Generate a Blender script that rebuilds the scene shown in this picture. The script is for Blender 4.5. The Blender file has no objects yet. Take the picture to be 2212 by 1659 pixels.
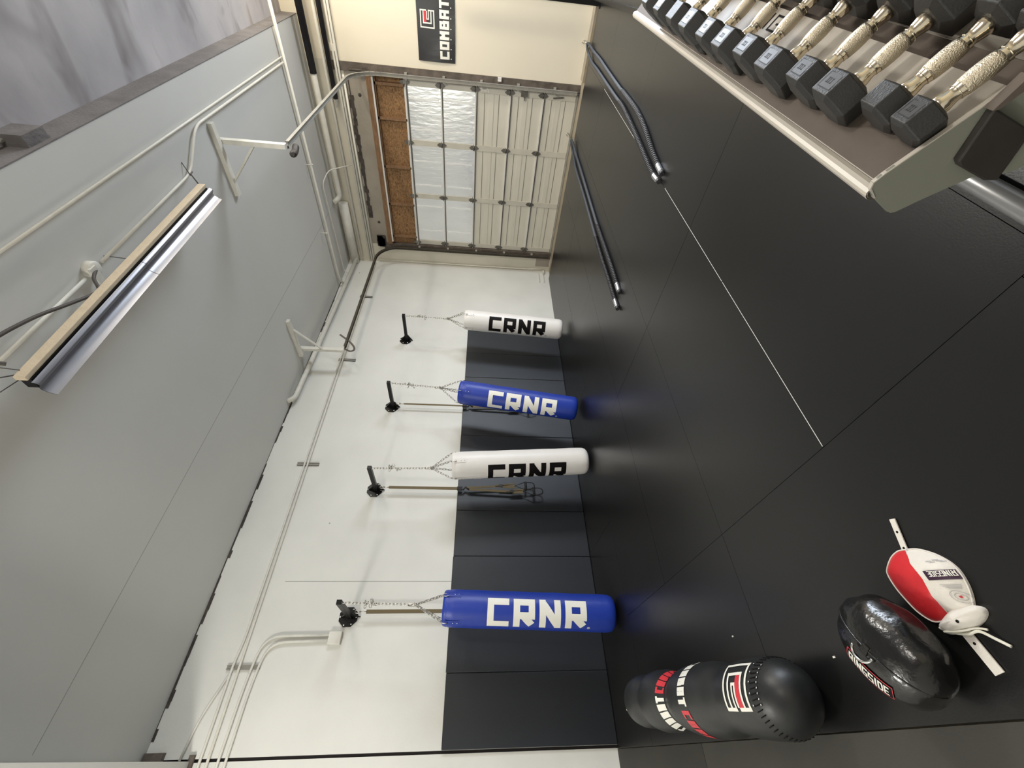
import bpy, math, random
from mathutils import Vector, Matrix
random.seed(7)
PI = math.pi
sc = bpy.context.scene
COL = sc.collection

# ------------------------------------------------------------------ camera
cam_d = bpy.data.cameras.new('camera'); cam = bpy.data.objects.new('camera', cam_d); COL.objects.link(cam)
cam_d.sensor_fit = 'HORIZONTAL'; cam_d.sensor_width = 36.0; cam_d.lens = 910.07 / 2212 * 36.0
cam_d.clip_start = 0.02; cam_d.clip_end = 100
RX = Vector((0.66293391, 0.74761243, 0.03992851))      # right of the upright view
RD = Vector((0.09093279, -0.02746672, -0.99547818))    # down of the upright view
RF = Vector((-0.74313516, 0.66356705, -0.0861911))     # forward
m = Matrix((RD, RX, -RF)).transposed().to_4x4()         # the phone is held turned by a quarter
m.translation = (0, 0, 1.52)
cam.matrix_world = m
sc.camera = cam

# ------------------------------------------------------------------ world, lights, exposure
w = bpy.data.worlds.new('world'); sc.world = w; w.use_nodes = True
w.node_tree.nodes['Background'].inputs[0].default_value = (0.75, 0.87, 1.0, 1)
w.node_tree.nodes['Background'].inputs[1].default_value = 0.5
sc.view_settings.view_transform = 'Standard'; sc.view_settings.look = 'None'
sc.view_settings.gamma = 1; sc.view_settings.use_curve_mapping = False
sc.view_settings.exposure = 0.20
sc.cycles.use_denoising = True
sc.cycles.max_bounces = 8; sc.cycles.diffuse_bounces = 5; sc.cycles.glossy_bounces = 4
sc.cycles.sample_clamp_indirect = 6.0

def area(name, loc, target, sx, sy, power, col):
    l = bpy.data.lights.new(name, 'AREA'); l.shape = 'RECTANGLE'; l.size = sx; l.size_y = sy
    l.energy = power; l.color = col
    o = bpy.data.objects.new(name, l); COL.objects.link(o); o.location = loc
    o.rotation_euler = (Vector(target) - Vector(loc)).to_track_quat('-Z', 'Y').to_euler()
    return o
def bulb(name, loc, power, col, rad):
    l = bpy.data.lights.new(name, 'POINT'); l.energy = power; l.color = col; l.shadow_soft_size = rad
    o = bpy.data.objects.new(name, l); COL.objects.link(o); o.location = loc; return o
area('daylight_glass_door', (1.05, 8.1, 1.25), (-1.0, 2.5, 0.7), 2.0, 2.3, 400, (0.79, 0.88, 1.0))
area('hanging_tubes', (-0.35, 4.6, 4.15), (-0.35, 4.6, 0), 0.22, 1.2, 130, (1.0, 0.96, 0.88))
area('hanging_tubes', (0.6, 7.0, 4.1), (-1.8, 8.2, 1.6), 0.3, 1.2, 60, (1.0, 0.88, 0.68))
bulb('near_lamp', (-2.9, -1.7, 3.35), 150, (1.0, 0.97, 0.90), 0.22)
bulb('bay_lamp', (1.6, 1.2, 3.7), 110, (1.0, 0.95, 0.86), 0.25)
bulb('far_lamp', (1.9, 5.2, 3.7), 60, (1.0, 0.93, 0.82), 0.3)

# ------------------------------------------------------------------ materials
def N(t, k, **kw):
    n = t.nodes.new(k)
    for a, b in kw.items(): setattr(n, a, b)
    return n
MATS = {}
def mat(name, col, rough=0.5, metal=0.0, var=0.0, vscale=4.0, bump=0.0, bscale=60.0, spots=None, spotcol=(0.1, 0.09, 0.08), spec=0.5, col2=None, stretch=(1, 1, 1), coat=0.0):
    if name in MATS: return MATS[name]
    M = bpy.data.materials.new(name); M.use_nodes = True; t = M.node_tree
    b = t.nodes['Principled BSDF']
    b.inputs['Roughness'].default_value = rough; b.inputs['Metallic'].default_value = metal
    b.inputs['Specular IOR Level'].default_value = spec; b.inputs['Coat Weight'].default_value = coat
    c = (*col, 1)
    tc = N(t, 'ShaderNodeTexCoord'); mp = N(t, 'ShaderNodeMapping'); mp.inputs['Scale'].default_value = stretch
    t.links.new(tc.outputs['Object'], mp.inputs[0])
    no = N(t, 'ShaderNodeTexNoise'); no.inputs['Scale'].default_value = vscale; no.inputs['Detail'].default_value = 6
    t.links.new(mp.outputs[0], no.inputs['Vector'])
    mr = N(t, 'ShaderNodeMapRange'); mr.inputs[1].default_value = 0.3; mr.inputs[2].default_value = 0.7
    t.links.new(no.outputs[0], mr.inputs[0])
    mx = N(t, 'ShaderNodeMix', data_type='RGBA')
    d = col2 if col2 else tuple(max(0, v * (1 - var)) for v in col)
    mx.inputs[6].default_value = c; mx.inputs[7].default_value = (*d, 1)
    t.links.new(mr.outputs[0], mx.inputs[0])
    last = mx.outputs[2]
    if spots:
        vo = N(t, 'ShaderNodeTexVoronoi'); vo.inputs['Scale'].default_value = spots
        t.links.new(tc.outputs['Object'], vo.inputs['Vector'])
        r2 = N(t, 'ShaderNodeMapRange'); r2.inputs[1].default_value = 0.02; r2.inputs[2].default_value = 0.035
        r2.inputs[3].default_value = 0.75; r2.inputs[4].default_value = 0.0
        t.links.new(vo.outputs['Distance'], r2.inputs[0])
        m2 = N(t, 'ShaderNodeMix', data_type='RGBA'); m2.inputs[7].default_value = (*spotcol, 1)
        t.links.new(r2.outputs[0], m2.inputs[0]); t.links.new(last, m2.inputs[6]); last = m2.outputs[2]
    t.links.new(last, b.inputs['Base Color'])
    if bump:
        nb = N(t, 'ShaderNodeTexNoise'); nb.inputs['Scale'].default_value = bscale; nb.inputs['Detail'].default_value = 4
        t.links.new(mp.outputs[0], nb.inputs['Vector'])
        bp = N(t, 'ShaderNodeBump'); bp.inputs['Strength'].default_value = bump; bp.inputs['Distance'].default_value = 0.02 if bscale < 100 else 0.0025
        t.links.new(nb.outputs[0], bp.inputs['Height']); t.links.new(bp.outputs[0], b.inputs['Normal'])
    MATS[name] = M
    return M

m_wallL = mat('wall_paint_white', (0.74, 0.735, 0.69), 0.55, var=0.10, vscale=1.3, bump=0.05, bscale=45, spots=2.1)
m_wallF = mat('wall_paint_cream', (0.80, 0.735, 0.60), 0.55, var=0.04, vscale=1.0, bump=0.02, bscale=60)
m_pilaster = mat('paint_cream_dull', (0.66, 0.62, 0.52), 0.6, var=0.08, vscale=2.5, bump=0.05, bscale=40, spots=1.7)
m_header = mat('concrete_tan', (0.36, 0.32, 0.265), 0.8, var=0.25, vscale=2.0, bump=0.2, bscale=30)
m_ceil = mat('ceiling_paint_grey', (0.61, 0.605, 0.575), 0.8, var=0.06, vscale=0.8, bump=0.02, bscale=60)
m_bay = mat('bay_plaster_stained', (0.56, 0.53, 0.53), 0.8, col2=(0.32, 0.305, 0.315), vscale=1.0, stretch=(1, 1.2, 1), bump=0.05, bscale=20)
m_ledger = mat('ledger_timber_grey', (0.20, 0.185, 0.18), 0.85, var=0.3, vscale=6, bump=0.3, bscale=50, spots=3.0)
m_dark = mat('dark_gap', (0.03, 0.026, 0.028), 0.9)
m_seam = mat('seam_dirt', (0.33, 0.32, 0.30), 0.9)
m_mat = mat('rubber_mat_black', (0.0095, 0.0095, 0.0098), 0.31, var=0.25, vscale=1.5, bump=0.10, bscale=160, spec=0.5)
m_matb = mat('rubber_floor_brown', (0.026, 0.023, 0.018), 0.6, var=0.2, vscale=3, bump=0.1, bscale=120)
m_matg = mat('rubber_floor_grey', (0.042, 0.040, 0.033), 0.6, var=0.2, vscale=3, bump=0.1, bscale=120)
m_edge = mat('mat_edge_painted_gleam', (0.62, 0.62, 0.60), 0.5)
m_concrete = mat('concrete_floor', (0.33, 0.28, 0.20), 0.7, var=0.25, vscale=5, bump=0.1)
m_pad = mat('wall_pad_vinyl', (0.016, 0.019, 0.025), 0.44, var=0.15, vscale=2, bump=0.05, bscale=90, spec=0.5)
m_steel_white = mat('painted_conduit', (0.74, 0.72, 0.65), 0.5, var=0.12, vscale=10, bump=0.1, bscale=80)
m_galv = mat('galvanised_steel', (0.34, 0.325, 0.285), 0.65, metal=0.0, var=0.2, vscale=8)
m_rust = mat('steel_angle_rusty', (0.17, 0.14, 0.115), 0.7, metal=0.2, var=0.5, vscale=9, bump=0.2, bscale=60)
m_blacksteel = mat('black_steel', (0.006, 0.006, 0.006), 0.35, spec=0.25)
m_track_dark = mat('track_dark_steel', (0.10, 0.085, 0.065), 0.5, metal=0.4, var=0.3, vscale=8)
m_sleeve = mat('foam_sleeve_black', (0.010, 0.009, 0.012), 0.9)
m_wood = mat('framing_timber', (0.27, 0.15, 0.075), 0.75, var=0.35, vscale=8, stretch=(1, 1, 6))
m_whitemetal = mat('white_metal_trim', (0.70, 0.69, 0.66), 0.4, var=0.08, vscale=10)
m_door = mat('door_panel_offwhite', (0.66, 0.63, 0.54), 0.5, var=0.08, vscale=2.5, stretch=(0.6, 1, 3))
m_stile = mat('door_stile_offwhite', (0.60, 0.57, 0.49), 0.5, var=0.12, vscale=5)
m_groove = mat('door_groove', (0.20, 0.185, 0.15), 0.7)
m_hinge = mat('hinge_zinc', (0.17, 0.16, 0.14), 0.45, metal=0.6, var=0.3, vscale=30)
m_foil = mat('foil_insulation', (0.80, 0.81, 0.82), 0.26, metal=0.92, var=0.06, vscale=3, bump=0.25, bscale=9, stretch=(2.0, 1, 0.6))
m_foilcrease = mat('foil_crease', (0.92, 0.93, 0.92), 0.25, metal=0.3, bump=0.5, bscale=90)
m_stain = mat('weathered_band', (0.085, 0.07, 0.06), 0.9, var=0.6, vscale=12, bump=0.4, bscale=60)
m_blue = mat('vinyl_blue', (0.012, 0.042, 0.36), 0.42, var=0.10, vscale=3, bump=0.10, bscale=14)
m_white = mat('vinyl_white', (0.80, 0.775, 0.745), 0.42, var=0.05, vscale=3, bump=0.10, bscale=14)
m_ltrwhite = mat('print_white', (0.86, 0.85, 0.78), 0.45)
m_ltrblack = mat('print_black', (0.005, 0.004, 0.004), 0.6, spec=0.15)
m_ltrred = mat('print_red', (0.62, 0.035, 0.05), 0.45)
m_ltrgrey = mat('print_grey', (0.42, 0.41, 0.42), 0.5)
m_ltrplum = mat('print_plum', (0.035, 0.009, 0.033), 0.5)
m_chain = mat('chain_steel', (0.48, 0.46, 0.42), 0.28, metal=1.0)
m_chrome = mat('chrome_gold', (0.80, 0.71, 0.55), 0.16, metal=1.0, bump=0.05, bscale=40)
m_knurl = mat('chrome_knurled', (0.70, 0.62, 0.48), 0.28, metal=1.0, bump=0.9, bscale=420)
m_rubber = mat('rubber_head', (0.030, 0.029, 0.028), 0.50, var=0.2, vscale=12, bump=0.35, bscale=240)
m_sticker = mat('embossed_recess', (0.050, 0.050, 0.054), 0.38, var=0.2, vscale=30)
m_sticker_line = mat('embossed_line', (0.010, 0.010, 0.011), 0.6)
m_rack = mat('rack_powder_cream', (0.52, 0.48, 0.42), 0.38, bump=0.03, bscale=200)
m_rackside = mat('rack_powder_greygreen', (0.22, 0.225, 0.185), 0.5, bump=0.03, bscale=200)
m_rackbrown = mat('rack_brown', (0.135, 0.108, 0.088), 0.7, var=0.15, vscale=12, bump=0.15, bscale=200)
m_tube = mat('base_tube_silver', (0.36, 0.36, 0.36), 0.30, metal=0.55)
m_post = mat('post_black', (0.035, 0.030, 0.026), 0.55, var=0.2, vscale=20, bump=0.1, bscale=150)
m_web = mat('webbing_olive', (0.15, 0.115, 0.06), 0.8, bump=0.4, bscale=300)
m_webblack = mat('webbing_black', (0.012, 0.012, 0.012), 0.7)
m_vinylblack = mat('vinyl_black_gloss', (0.008, 0.008, 0.008), 0.22, bump=0.3, bscale=16, spec=0.6)
m_torso = mat('vinyl_black_satin', (0.013, 0.014, 0.015), 0.42, bump=0.12, bscale=9)
m_rivet = mat('rivet_steel', (0.75, 0.74, 0.72), 0.2, metal=1.0)
m_red = mat('leather_red', (0.66, 0.022, 0.030), 0.5, var=0.1, vscale=20, bump=0.1, bscale=40)
m_leather = mat('leather_offwhite', (0.80, 0.76, 0.70), 0.55, var=0.06, vscale=20, bump=0.12, bscale=60)
m_cord = mat('cord_offwhite', (0.78, 0.76, 0.66), 0.7)
m_rope = mat('rope_dark', (0.060, 0.066, 0.080), 0.65, var=0.5, vscale=40, bump=0.6, bscale=180)
m_ropecoil = mat('rope_grip_black', (0.030, 0.030, 0.034), 0.35)
m_silver = mat('ferrule_silver', (0.75, 0.76, 0.80), 0.22, metal=1.0)
m_banner = mat('banner_vinyl_black', (0.018, 0.018, 0.020), 0.30, bump=0.35, bscale=5, stretch=(1, 1, 0.4))
m_fixwood = mat('fixture_housing_cream', (0.70, 0.58, 0.42), 0.65, var=0.12, vscale=12, bump=0.2, bscale=50)
m_reflect = mat('reflector_aluminium', (0.36, 0.36, 0.39), 0.32, metal=0.7, var=0.1, vscale=6)
m_cable = mat('cable_dark_grey', (0.075, 0.065, 0.058), 0.6)

# OSB board with flakes
m_osb = mat('osb_board', (0.33, 0.17, 0.065), 0.75)
t = m_osb.node_tree; b = t.nodes['Principled BSDF']
tc = N(t, 'ShaderNodeTexCoord'); mp = N(t, 'ShaderNodeMapping'); mp.inputs['Scale'].default_value = (1, 1, 2.2)
vo = N(t, 'ShaderNodeTexVoronoi'); vo.inputs['Scale'].default_value = 18
n1 = N(t, 'ShaderNodeTexNoise'); n1.inputs['Scale'].default_value = 14; n1.inputs['Distortion'].default_value = 2.5; n1.inputs['Detail'].default_value = 5
cr = N(t, 'ShaderNodeValToRGB'); cr.color_ramp.elements[0].color = (0.065, 0.028, 0.009, 1); cr.color_ramp.elements[1].color = (0.36, 0.20, 0.085, 1)
cr.color_ramp.elements[0].position = 0.32; cr.color_ramp.elements[1].position = 0.72
t.links.new(tc.outputs['Object'], mp.inputs[0]); t.links.new(mp.outputs[0], vo.inputs['Vector']); t.links.new(mp.outputs[0], n1.inputs['Vector'])
ad = N(t, 'ShaderNodeMath', operation='ADD'); mu = N(t, 'ShaderNodeMath', operation='MULTIPLY'); mu.inputs[1].default_value = 0.12
t.links.new(vo.outputs['Distance'], mu.inputs[0]); t.links.new(mu.outputs[0], ad.inputs[0]); t.links.new(n1.outputs[0], ad.inputs[1])
t.links.new(ad.outputs[0], cr.inputs[0]); t.links.new(cr.outputs[0], b.inputs['Base Color'])

# water drips on the bay plaster
t = m_bay.node_tree; b = t.nodes['Principled BSDF']; src = b.inputs['Base Color'].links[0].from_socket
tc = N(t, 'ShaderNodeTexCoord'); mp = N(t, 'ShaderNodeMapping'); mp.inputs['Scale'].default_value = (0.8, 2.4, 1.0)
n1 = N(t, 'ShaderNodeTexNoise'); n1.inputs['Scale'].default_value = 1.15; n1.inputs['Detail'].default_value = 3; n1.inputs['Distortion'].default_value = 0.6
mr = N(t, 'ShaderNodeMapRange'); mr.inputs[1].default_value = 0.56; mr.inputs[2].default_value = 0.70; mr.inputs[4].default_value = 0.75
mx = N(t, 'ShaderNodeMix', data_type='RGBA'); mx.inputs[7].default_value = (0.17, 0.155, 0.15, 1)
t.links.new(tc.outputs['Object'], mp.inputs[0]); t.links.new(mp.outputs[0], n1.inputs['Vector']); t.links.new(n1.outputs[0], mr.inputs[0])
t.links.new(mr.outputs[0], mx.inputs[0]); t.links.new(src, mx.inputs[6]); t.links.new(mx.outputs[2], b.inputs['Base Color'])

# ------------------------------------------------------------------ mesh helpers
ORG = {}
class MB:
    def __init__(s): s.v = []; s.f = []; s.mi = []; s.sm = []
    def add(s, vs, fs, mi=0, smooth=False):
        k = len(s.v); s.v += [Vector(p) for p in vs]
        for f in fs: s.f.append([k + i for i in f]); s.mi.append(mi); s.sm.append(smooth)
        return s
    def box(s, a, b, mi=0, M=None):
        x0, y0, z0 = a; x1, y1, z1 = b
        p = [(x0,y0,z0),(x1,y0,z0),(x1,y1,z0),(x0,y1,z0),(x0,y0,z1),(x1,y0,z1),(x1,y1,z1),(x0,y1,z1)]
        if M is not None: p = [M @ Vector(q) for q in p]
        return s.add(p, [(3,2,1,0),(4,5,6,7),(0,1,5,4),(1,2,6,5),(2,3,7,6),(3,0,4,7)], mi)
    def bar(s, p, q, w, h, mi=0, up=(0, 0, 1)):
        p = Vector(p); q = Vector(q); d = (q - p); L = d.length; d.normalize(); up = Vector(up)
        if abs(d.dot(up)) > .98: up = Vector((1, 0, 0))
        a = d.cross(up).normalized(); c = a.cross(d)
        M = Matrix((d, a, c)).transposed().to_4x4(); M.translation = p
        return s.box((0, -w/2, -h/2), (L, w/2, h/2), mi, M)
    def tube(s, path, r, seg=10, mi=0, closed=False, caps=True, smooth=True):
        P = [Vector(p) for p in path]; n = len(P); rs = r if isinstance(r, (list, tuple)) else [r] * n
        T = []
        for i in range(n):
            if closed: d = P[(i+1) % n] - P[i-1]
            else: d = P[min(i+1, n-1)] - P[max(i-1, 0)]
            T.append(d.normalized() if d.length > 1e-9 else Vector((0, 0, 1)))
        up = Vector((0, 0, 1)) if abs(T[0].z) < .9 else Vector((1, 0, 0))
        nv = T[0].cross(up).normalized(); vs = []
        for i in range(n):
            if i: nv = (nv - T[i] * nv.dot(T[i])); nv = nv.normalized() if nv.length > 1e-6 else T[i].orthogonal().normalized()
            bn = T[i].cross(nv)
            for k in range(seg):
                a = 2*PI*k/seg; vs.append(P[i] + (nv*math.cos(a) + bn*math.sin(a)) * rs[i])
        fs = []
        for i in range(n if closed else n-1):
            j = (i+1) % n
            for k in range(seg):
                k2 = (k+1) % seg; fs.append((i*seg+k, i*seg+k2, j*seg+k2, j*seg+k))
        s.add(vs, fs, mi, smooth)
        if caps and not closed:
            o = len(s.v) - len(vs)
            s.f.append([o+k for k in range(seg)][::-1]); s.mi.append(mi); s.sm.append(False)
            s.f.append([o+(n-1)*seg+k for k in range(seg)]); s.mi.append(mi); s.sm.append(False)
        return s
    def lathe(s, prof, M, seg=40, mi=0, smooth=True):
        # prof: (radius, height) along local z of M
        vs = []; fs = []
        for r, h in prof:
            for k in range(seg):
                a = 2*PI*k/seg; vs.append(M @ Vector((r*math.cos(a), r*math.sin(a), h)))
        for i in range(len(prof)-1):
            for k in range(seg):
                k2 = (k+1) % seg; fs.append((i*seg+k, i*seg+k2, (i+1)*seg+k2, (i+1)*seg+k))
        s.add(vs, fs, mi, smooth)
        o = len(s.v) - len(vs)
        if prof[0][0] > 1e-4: s.f.append([o+k for k in range(seg)][::-1]); s.mi.append(mi); s.sm.append(False)
        if prof[-1][0] > 1e-4: s.f.append([o+(len(prof)-1)*seg+k for k in range(seg)]); s.mi.append(mi); s.sm.append(False)
        return s
    def prism(s, poly, f0, f1, mi=0):
        # poly of 2D points, f0 / f1 map a 2D point to the two faces
        n = len(poly); vs = [f0(*p) for p in poly] + [f1(*p) for p in poly]
        fs = [list(range(n))[::-1], [n+i for i in range(n)]] + [(i, (i+1) % n, n+(i+1) % n, n+i) for i in range(n)]
        return s.add(vs, fs, mi)
    def build(s, name, mats, parent=None, bevel=0, loc=None):
        org = ORG.get(parent.name, Matrix()) if parent else Matrix.Translation(loc or (0, 0, 0))
        inv = org.inverted()
        me = bpy.data.meshes.new(name); me.from_pydata([inv @ v for v in s.v], [], s.f)
        if not isinstance(mats, (list, tuple)): mats = [mats]
        for q in mats: me.materials.append(q)
        for p, a, c in zip(me.polygons, s.mi, s.sm): p.material_index = a; p.use_smooth = c
        me.validate(); me.update()
        o = bpy.data.objects.new(name, me); COL.objects.link(o)
        if parent: o.parent = parent
        else: o.matrix_world = org
        ORG[o.name] = org
        if bevel:
            bv = o.modifiers.new('bevel', 'BEVEL'); bv.width = bevel; bv.segments = 2; bv.limit_method = 'ANGLE'
            o.data.shade_smooth() if False else None
        return o
def tag(o, label=None, cat=None, group=None, kind=None):
    if label: o['label'] = label
    if cat: o['category'] = cat
    if group: o['group'] = group
    if kind: o['kind'] = kind
    return o
def empty(name, loc, label=None, cat=None, group=None, kind=None):
    o = bpy.data.objects.new(name, None); COL.objects.link(o); o.location = loc; o.empty_display_size = 0.1
    ORG[o.name] = Matrix.Translation(loc)
    return tag(o, label, cat, group, kind)
def frame(o, x, y, z):
    M = Matrix((Vector(x), Vector(y), Vector(z))).transposed().to_4x4(); M.translation = Vector(o); return M
def bend(path, r, steps=5):
    P = [Vector(p) for p in path]; out = [P[0]]
    for i in range(1, len(P)-1):
        a = (P[i-1]-P[i]); c = (P[i+1]-P[i]); rr = min(r, a.length*.45, c.length*.45)
        A = P[i] + a.normalized()*rr; C = P[i] + c.normalized()*rr
        for k in range(steps+1):
            u = k/steps; out.append(A*(1-u)**2 + P[i]*2*u*(1-u) + C*u*u)
    out.append(P[-1]); return out
def smoothpath(pts, n=6):
    P = [Vector(p) for p in pts]; out = []
    for i in range(len(P)-1):
        p0 = P[max(i-1, 0)]; p1 = P[i]; p2 = P[i+1]; p3 = P[min(i+2, len(P)-1)]
        for k in range(n):
            u = k/n
            out.append(0.5*((2*p1) + (p2-p0)*u + (2*p0-5*p1+4*p2-p3)*u*u + (-p0+3*p1-3*p2+p3)*u**3))
    out.append(P[-1]); return out

# block lettering: strokes on a unit cell (x 0..1, y 0..1)
G = {
 'C': [((1,1),(0,1)),((0,1),(0,0)),((0,0),(1,0))],
 'R': [((0,0),(0,1)),((0,1),(1,1)),((1,1),(1,.42)),((1,.42),(0,.42)),((.45,.42),(1,0))],
 'N': [((0,0),(0,1)),((0,1),(1,0)),((1,0),(1,1))],
 'O': [((0,0),(0,1)),((0,1),(1,1)),((1,1),(1,0)),((1,0),(0,0))],
 'D': [((0,0),(0,1)),((0,1),(.8,1)),((.8,1),(1,.8)),((1,.8),(1,.2)),((1,.2),(.8,0)),((.8,0),(0,0))],
 'M': [((0,0),(0,1)),((0,1),(.5,.45)),((.5,.45),(1,1)),((1,1),(1,0))],
 'B': [((0,0),(0,1)),((0,1),(.9,1)),((.9,1),(.9,.52)),((0,.52),(1,.52)),((1,.52),(1,0)),((1,0),(0,0))],
 'A': [((0,0),(0,1)),((0,1),(1,1)),((1,1),(1,0)),((0,.42),(1,.42))],
 'T': [((0,1),(1,1)),((.5,1),(.5,0))],
 'E': [((1,1),(0,1)),((0,1),(0,0)),((0,0),(1,0)),((0,.5),(.85,.5))],
 'S': [((1,1),(0,1)),((0,1),(0,.52)),((0,.52),(1,.52)),((1,.52),(1,0)),((1,0),(0,0))],
 'G': [((1,1),(0,1)),((0,1),(0,0)),((0,0),(1,0)),((1,0),(1,.48)),((1,.48),(.55,.48))],
 'I': [((.5,0),(.5,1))],
 'F': [((1,1),(0,1)),((0,1),(0,0)),((0,.5),(.85,.5))],
 'H': [((0,0),(0,1)),((1,0),(1,1)),((0,.5),(1,.5))],
 'U': [((0,1),(0,0)),((0,0),(1,0)),((1,0),(1,1))],
 'L': [((0,1),(0,0)),((0,0),(1,0))],
}
def text(mb, s, fmap, h, wch, gap, th, mi=0, x0=0.0, y0=0.0, step=0.02, mis=None):
    """strokes as quads mapped by fmap(x, y); x grows along the reading direction, y upwards"""
    x = x0
    for ci, ch in enumerate(s):
        if ch == ' ': x += wch*.6 + gap; continue
        W = wch if ch != 'I' else wch*.45
        for (a, b2) in G[ch]:
            A = Vector((x+th/2 + a[0]*(W-th), y0+th/2 + a[1]*(h-th))); B = Vector((x+th/2 + b2[0]*(W-th), y0+th/2 + b2[1]*(h-th)))
            d = (B-A); L = d.length; d.normalize(); diag = abs(d.x) > .05 and abs(d.y) > .05
            e = 0 if diag else th/2; A -= d*e; B += d*e; L += 2*e; n = Vector((-d.y, d.x))*th/2
            if diag: n *= 1.15
            k = max(1, int(L/step)); kw = max(1, int(th/step)); vs = []; fs = []
            for i in range(k+1):
                for j in range(kw+1):
                    p = A + d*(L*i/k) + n*(1 - 2*j/kw)
                    p.y = min(max(p.y, y0), y0+h); vs.append(fmap(p.x, p.y))
            for i in range(k):
                for j in range(kw): fs.append((i*(kw+1)+j, (i+1)*(kw+1)+j, (i+1)*(kw+1)+j+1, i*(kw+1)+j+1))
            mb.add(vs, fs, mis[ci] if mis else mi)
        x += W + gap
    return x
def rectpatch(mb, fmap, xa, ya, xb, yb, mi=0, step=0.02):
    nx = max(1, int(abs(xb-xa)/step)); ny = max(1, int(abs(yb-ya)/step)); vs = []; fs = []
    for i in range(nx+1):
        for j in range(ny+1): vs.append(fmap(xa+(xb-xa)*i/nx, ya+(yb-ya)*j/ny))
    for i in range(nx):
        for j in range(ny): fs.append((i*(ny+1)+j, (i+1)*(ny+1)+j, (i+1)*(ny+1)+j+1, i*(ny+1)+j+1))
    mb.add(vs, fs, mi)
def emblem(mb, fmap, S, mw=0, mr=1, step=0.02, t=0.075):
    """square logo: frame open at the right, bracket inside and a red bar"""
    T = S*t; lift = lambda x, y: fmap(x, y)
    R = lambda a, b2, c, d, mi=mw: rectpatch(mb, lift, a*S, b2*S, c*S, d*S, mi, step)
    R(0, 1-t, 1, 1); R(0, 0, 1, t); R(0, t, t, 1-t); R(1-t, .56, 1, 1-t); R(1-t, t, 1, .44)
    R(.24, .74, 1-t, .74+t*.9); R(.24, .20+t, .24+t, .74); R(.24, .20, 1-t, .20+t)
    R(.52, .50, 1-t, .56); R(.46, .38, .52, .56); R(.52, .38, 1-t, .44)
    R(.24+t, .565, 1-t, .735, mr)

# ================================================================== STRUCTURE
XL, YF, ZC = -5.32, 8.2, 4.335
f = MB()
cols = [-5.32, -4.30, -3.34, -2.38, -1.425, -0.47, 0.49, 1.45, 2.41, 3.4, 4.6]
rows = [0.04, 0.975, 2.87, 4.82, 6.52, 7.92]
g = 0.0013
for i in range(len(cols)-1):
    rr = rows if not i == 0 else [0.04, 1.9, 3.85, 5.8, 7.92]
    for j in range(len(rr)-1):
        if j == 0 and i > 0: continue
        f.box((cols[i]+g, rr[j]+g, -0.03), (cols[i+1]-g, rr[j+1]-g, random.uniform(-.0005, .0005)))
for xa, xb in ((-4.30, -2.38), (-2.38, -0.55), (-0.55, 1.45), (1.45, 4.6)): f.box((xa+g, rows[0]+g, -.03), (xb-g, rows[1]-g, 0))
f.box((XL, -3.0, -0.06), (4.6, 8.3, -0.031), 1)
f.box((XL+0.0, -3.0, -0.03), (-3.40, 0.036, -0.001), 2)
f.box((-3.396, -3.0, -0.03), (4.6, 0.036, -0.001), 3)
for y0, y1 in ((0.98, 2.2), (2.21, 3.55), (3.68, 5.2), (5.21, 6.5)):     # gleam along one mat edge, painted as thin pale strips
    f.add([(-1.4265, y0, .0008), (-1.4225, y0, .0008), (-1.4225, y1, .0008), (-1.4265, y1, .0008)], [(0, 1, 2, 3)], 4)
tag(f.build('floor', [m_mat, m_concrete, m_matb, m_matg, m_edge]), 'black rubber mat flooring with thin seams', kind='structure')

wl = MB().box((XL-0.2, 0.07, -0.06), (XL, 8.3, ZC+.05)).box((XL-0.2, -3.0, -0.06), (XL-0.004, 0.045, ZC+.6))
wl.box((XL-0.2, 0.045, -0.06), (XL-0.03, 0.07, ZC), 1)
wl.box((XL-0.001, 1.579, 1.71), (XL+0.0008, 1.584, 3.6), 2)
tag(wl.build('wall_left', [m_wallL, m_dark, m_seam]), 'white painted wall with four black brackets', kind='structure')

wf = MB()
wf.box((-1.78, YF, -0.06), (4.6, YF+.25, 6.2), 0)
wf.box((XL-.2, YF, -0.06), (-4.90, YF+.25, ZC), 1)
wf.box((-4.90, YF, 3.46), (-1.78, YF+.25, 3.80), 2)
wf.box((-4.90, YF, 3.80), (-1.78, YF+.25, 6.2), 1)
tag(wf.build('wall_far', [m_wallF, m_pilaster, m_header]), 'cream wall around the garage door', kind='structure')
tag(MB().box((XL-.2, -3.2, -0.06), (4.8, -3.0, 6.2)).build('wall_back', m_wallL), 'white wall behind the camera', kind='structure')
wr = MB().box((4.6, -3.2, -.06), (4.8, 3.0, 6.2)).box((4.6, 7.4, -.06), (4.8, 8.45, 6.2)).box((4.6, 3.0, 3.3), (4.8, 7.4, 6.2))
tag(wr.build('wall_right', m_wallF), 'cream wall with an open doorway letting daylight in', kind='structure')

ce = MB().box((XL-.2, -3.0, ZC), (-1.27, YF, ZC+.1))
ce.box((-3.982, 0.1, ZC-.0008), (-3.976, 8.0, ZC+.001), 1)
tag(ce.build('ceiling', [m_ceil, m_seam]), 'grey painted low ceiling', kind='structure')
tag(MB().box((-1.262, -3.2, 4.55), (4.8, YF+.2, 4.70)).build('ceiling_upper', m_bay), 'stained higher ceiling above the dumbbell rack', kind='structure')
be = MB().box((-1.27, -3.0, ZC-.002), (-1.262, YF, 4.56), 0)
tag(be.build('ceiling_step', [m_ledger]), 'dark stained step between the low and the higher ceiling', kind='structure')
bm_ = MB().box((XL, -0.62, 3.93), (-1.27, 0.055, ZC))
bm_.box((XL, .054, ZC-.012), (-1.27, .060, ZC+.001), 1)
bm_.box((XL, -0.05, 3.90), (XL+.03, 0.10, 3.945), 1).box((XL, 0.03, ZC-.17), (XL+.05, 0.12, ZC-.01), 1)
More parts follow.
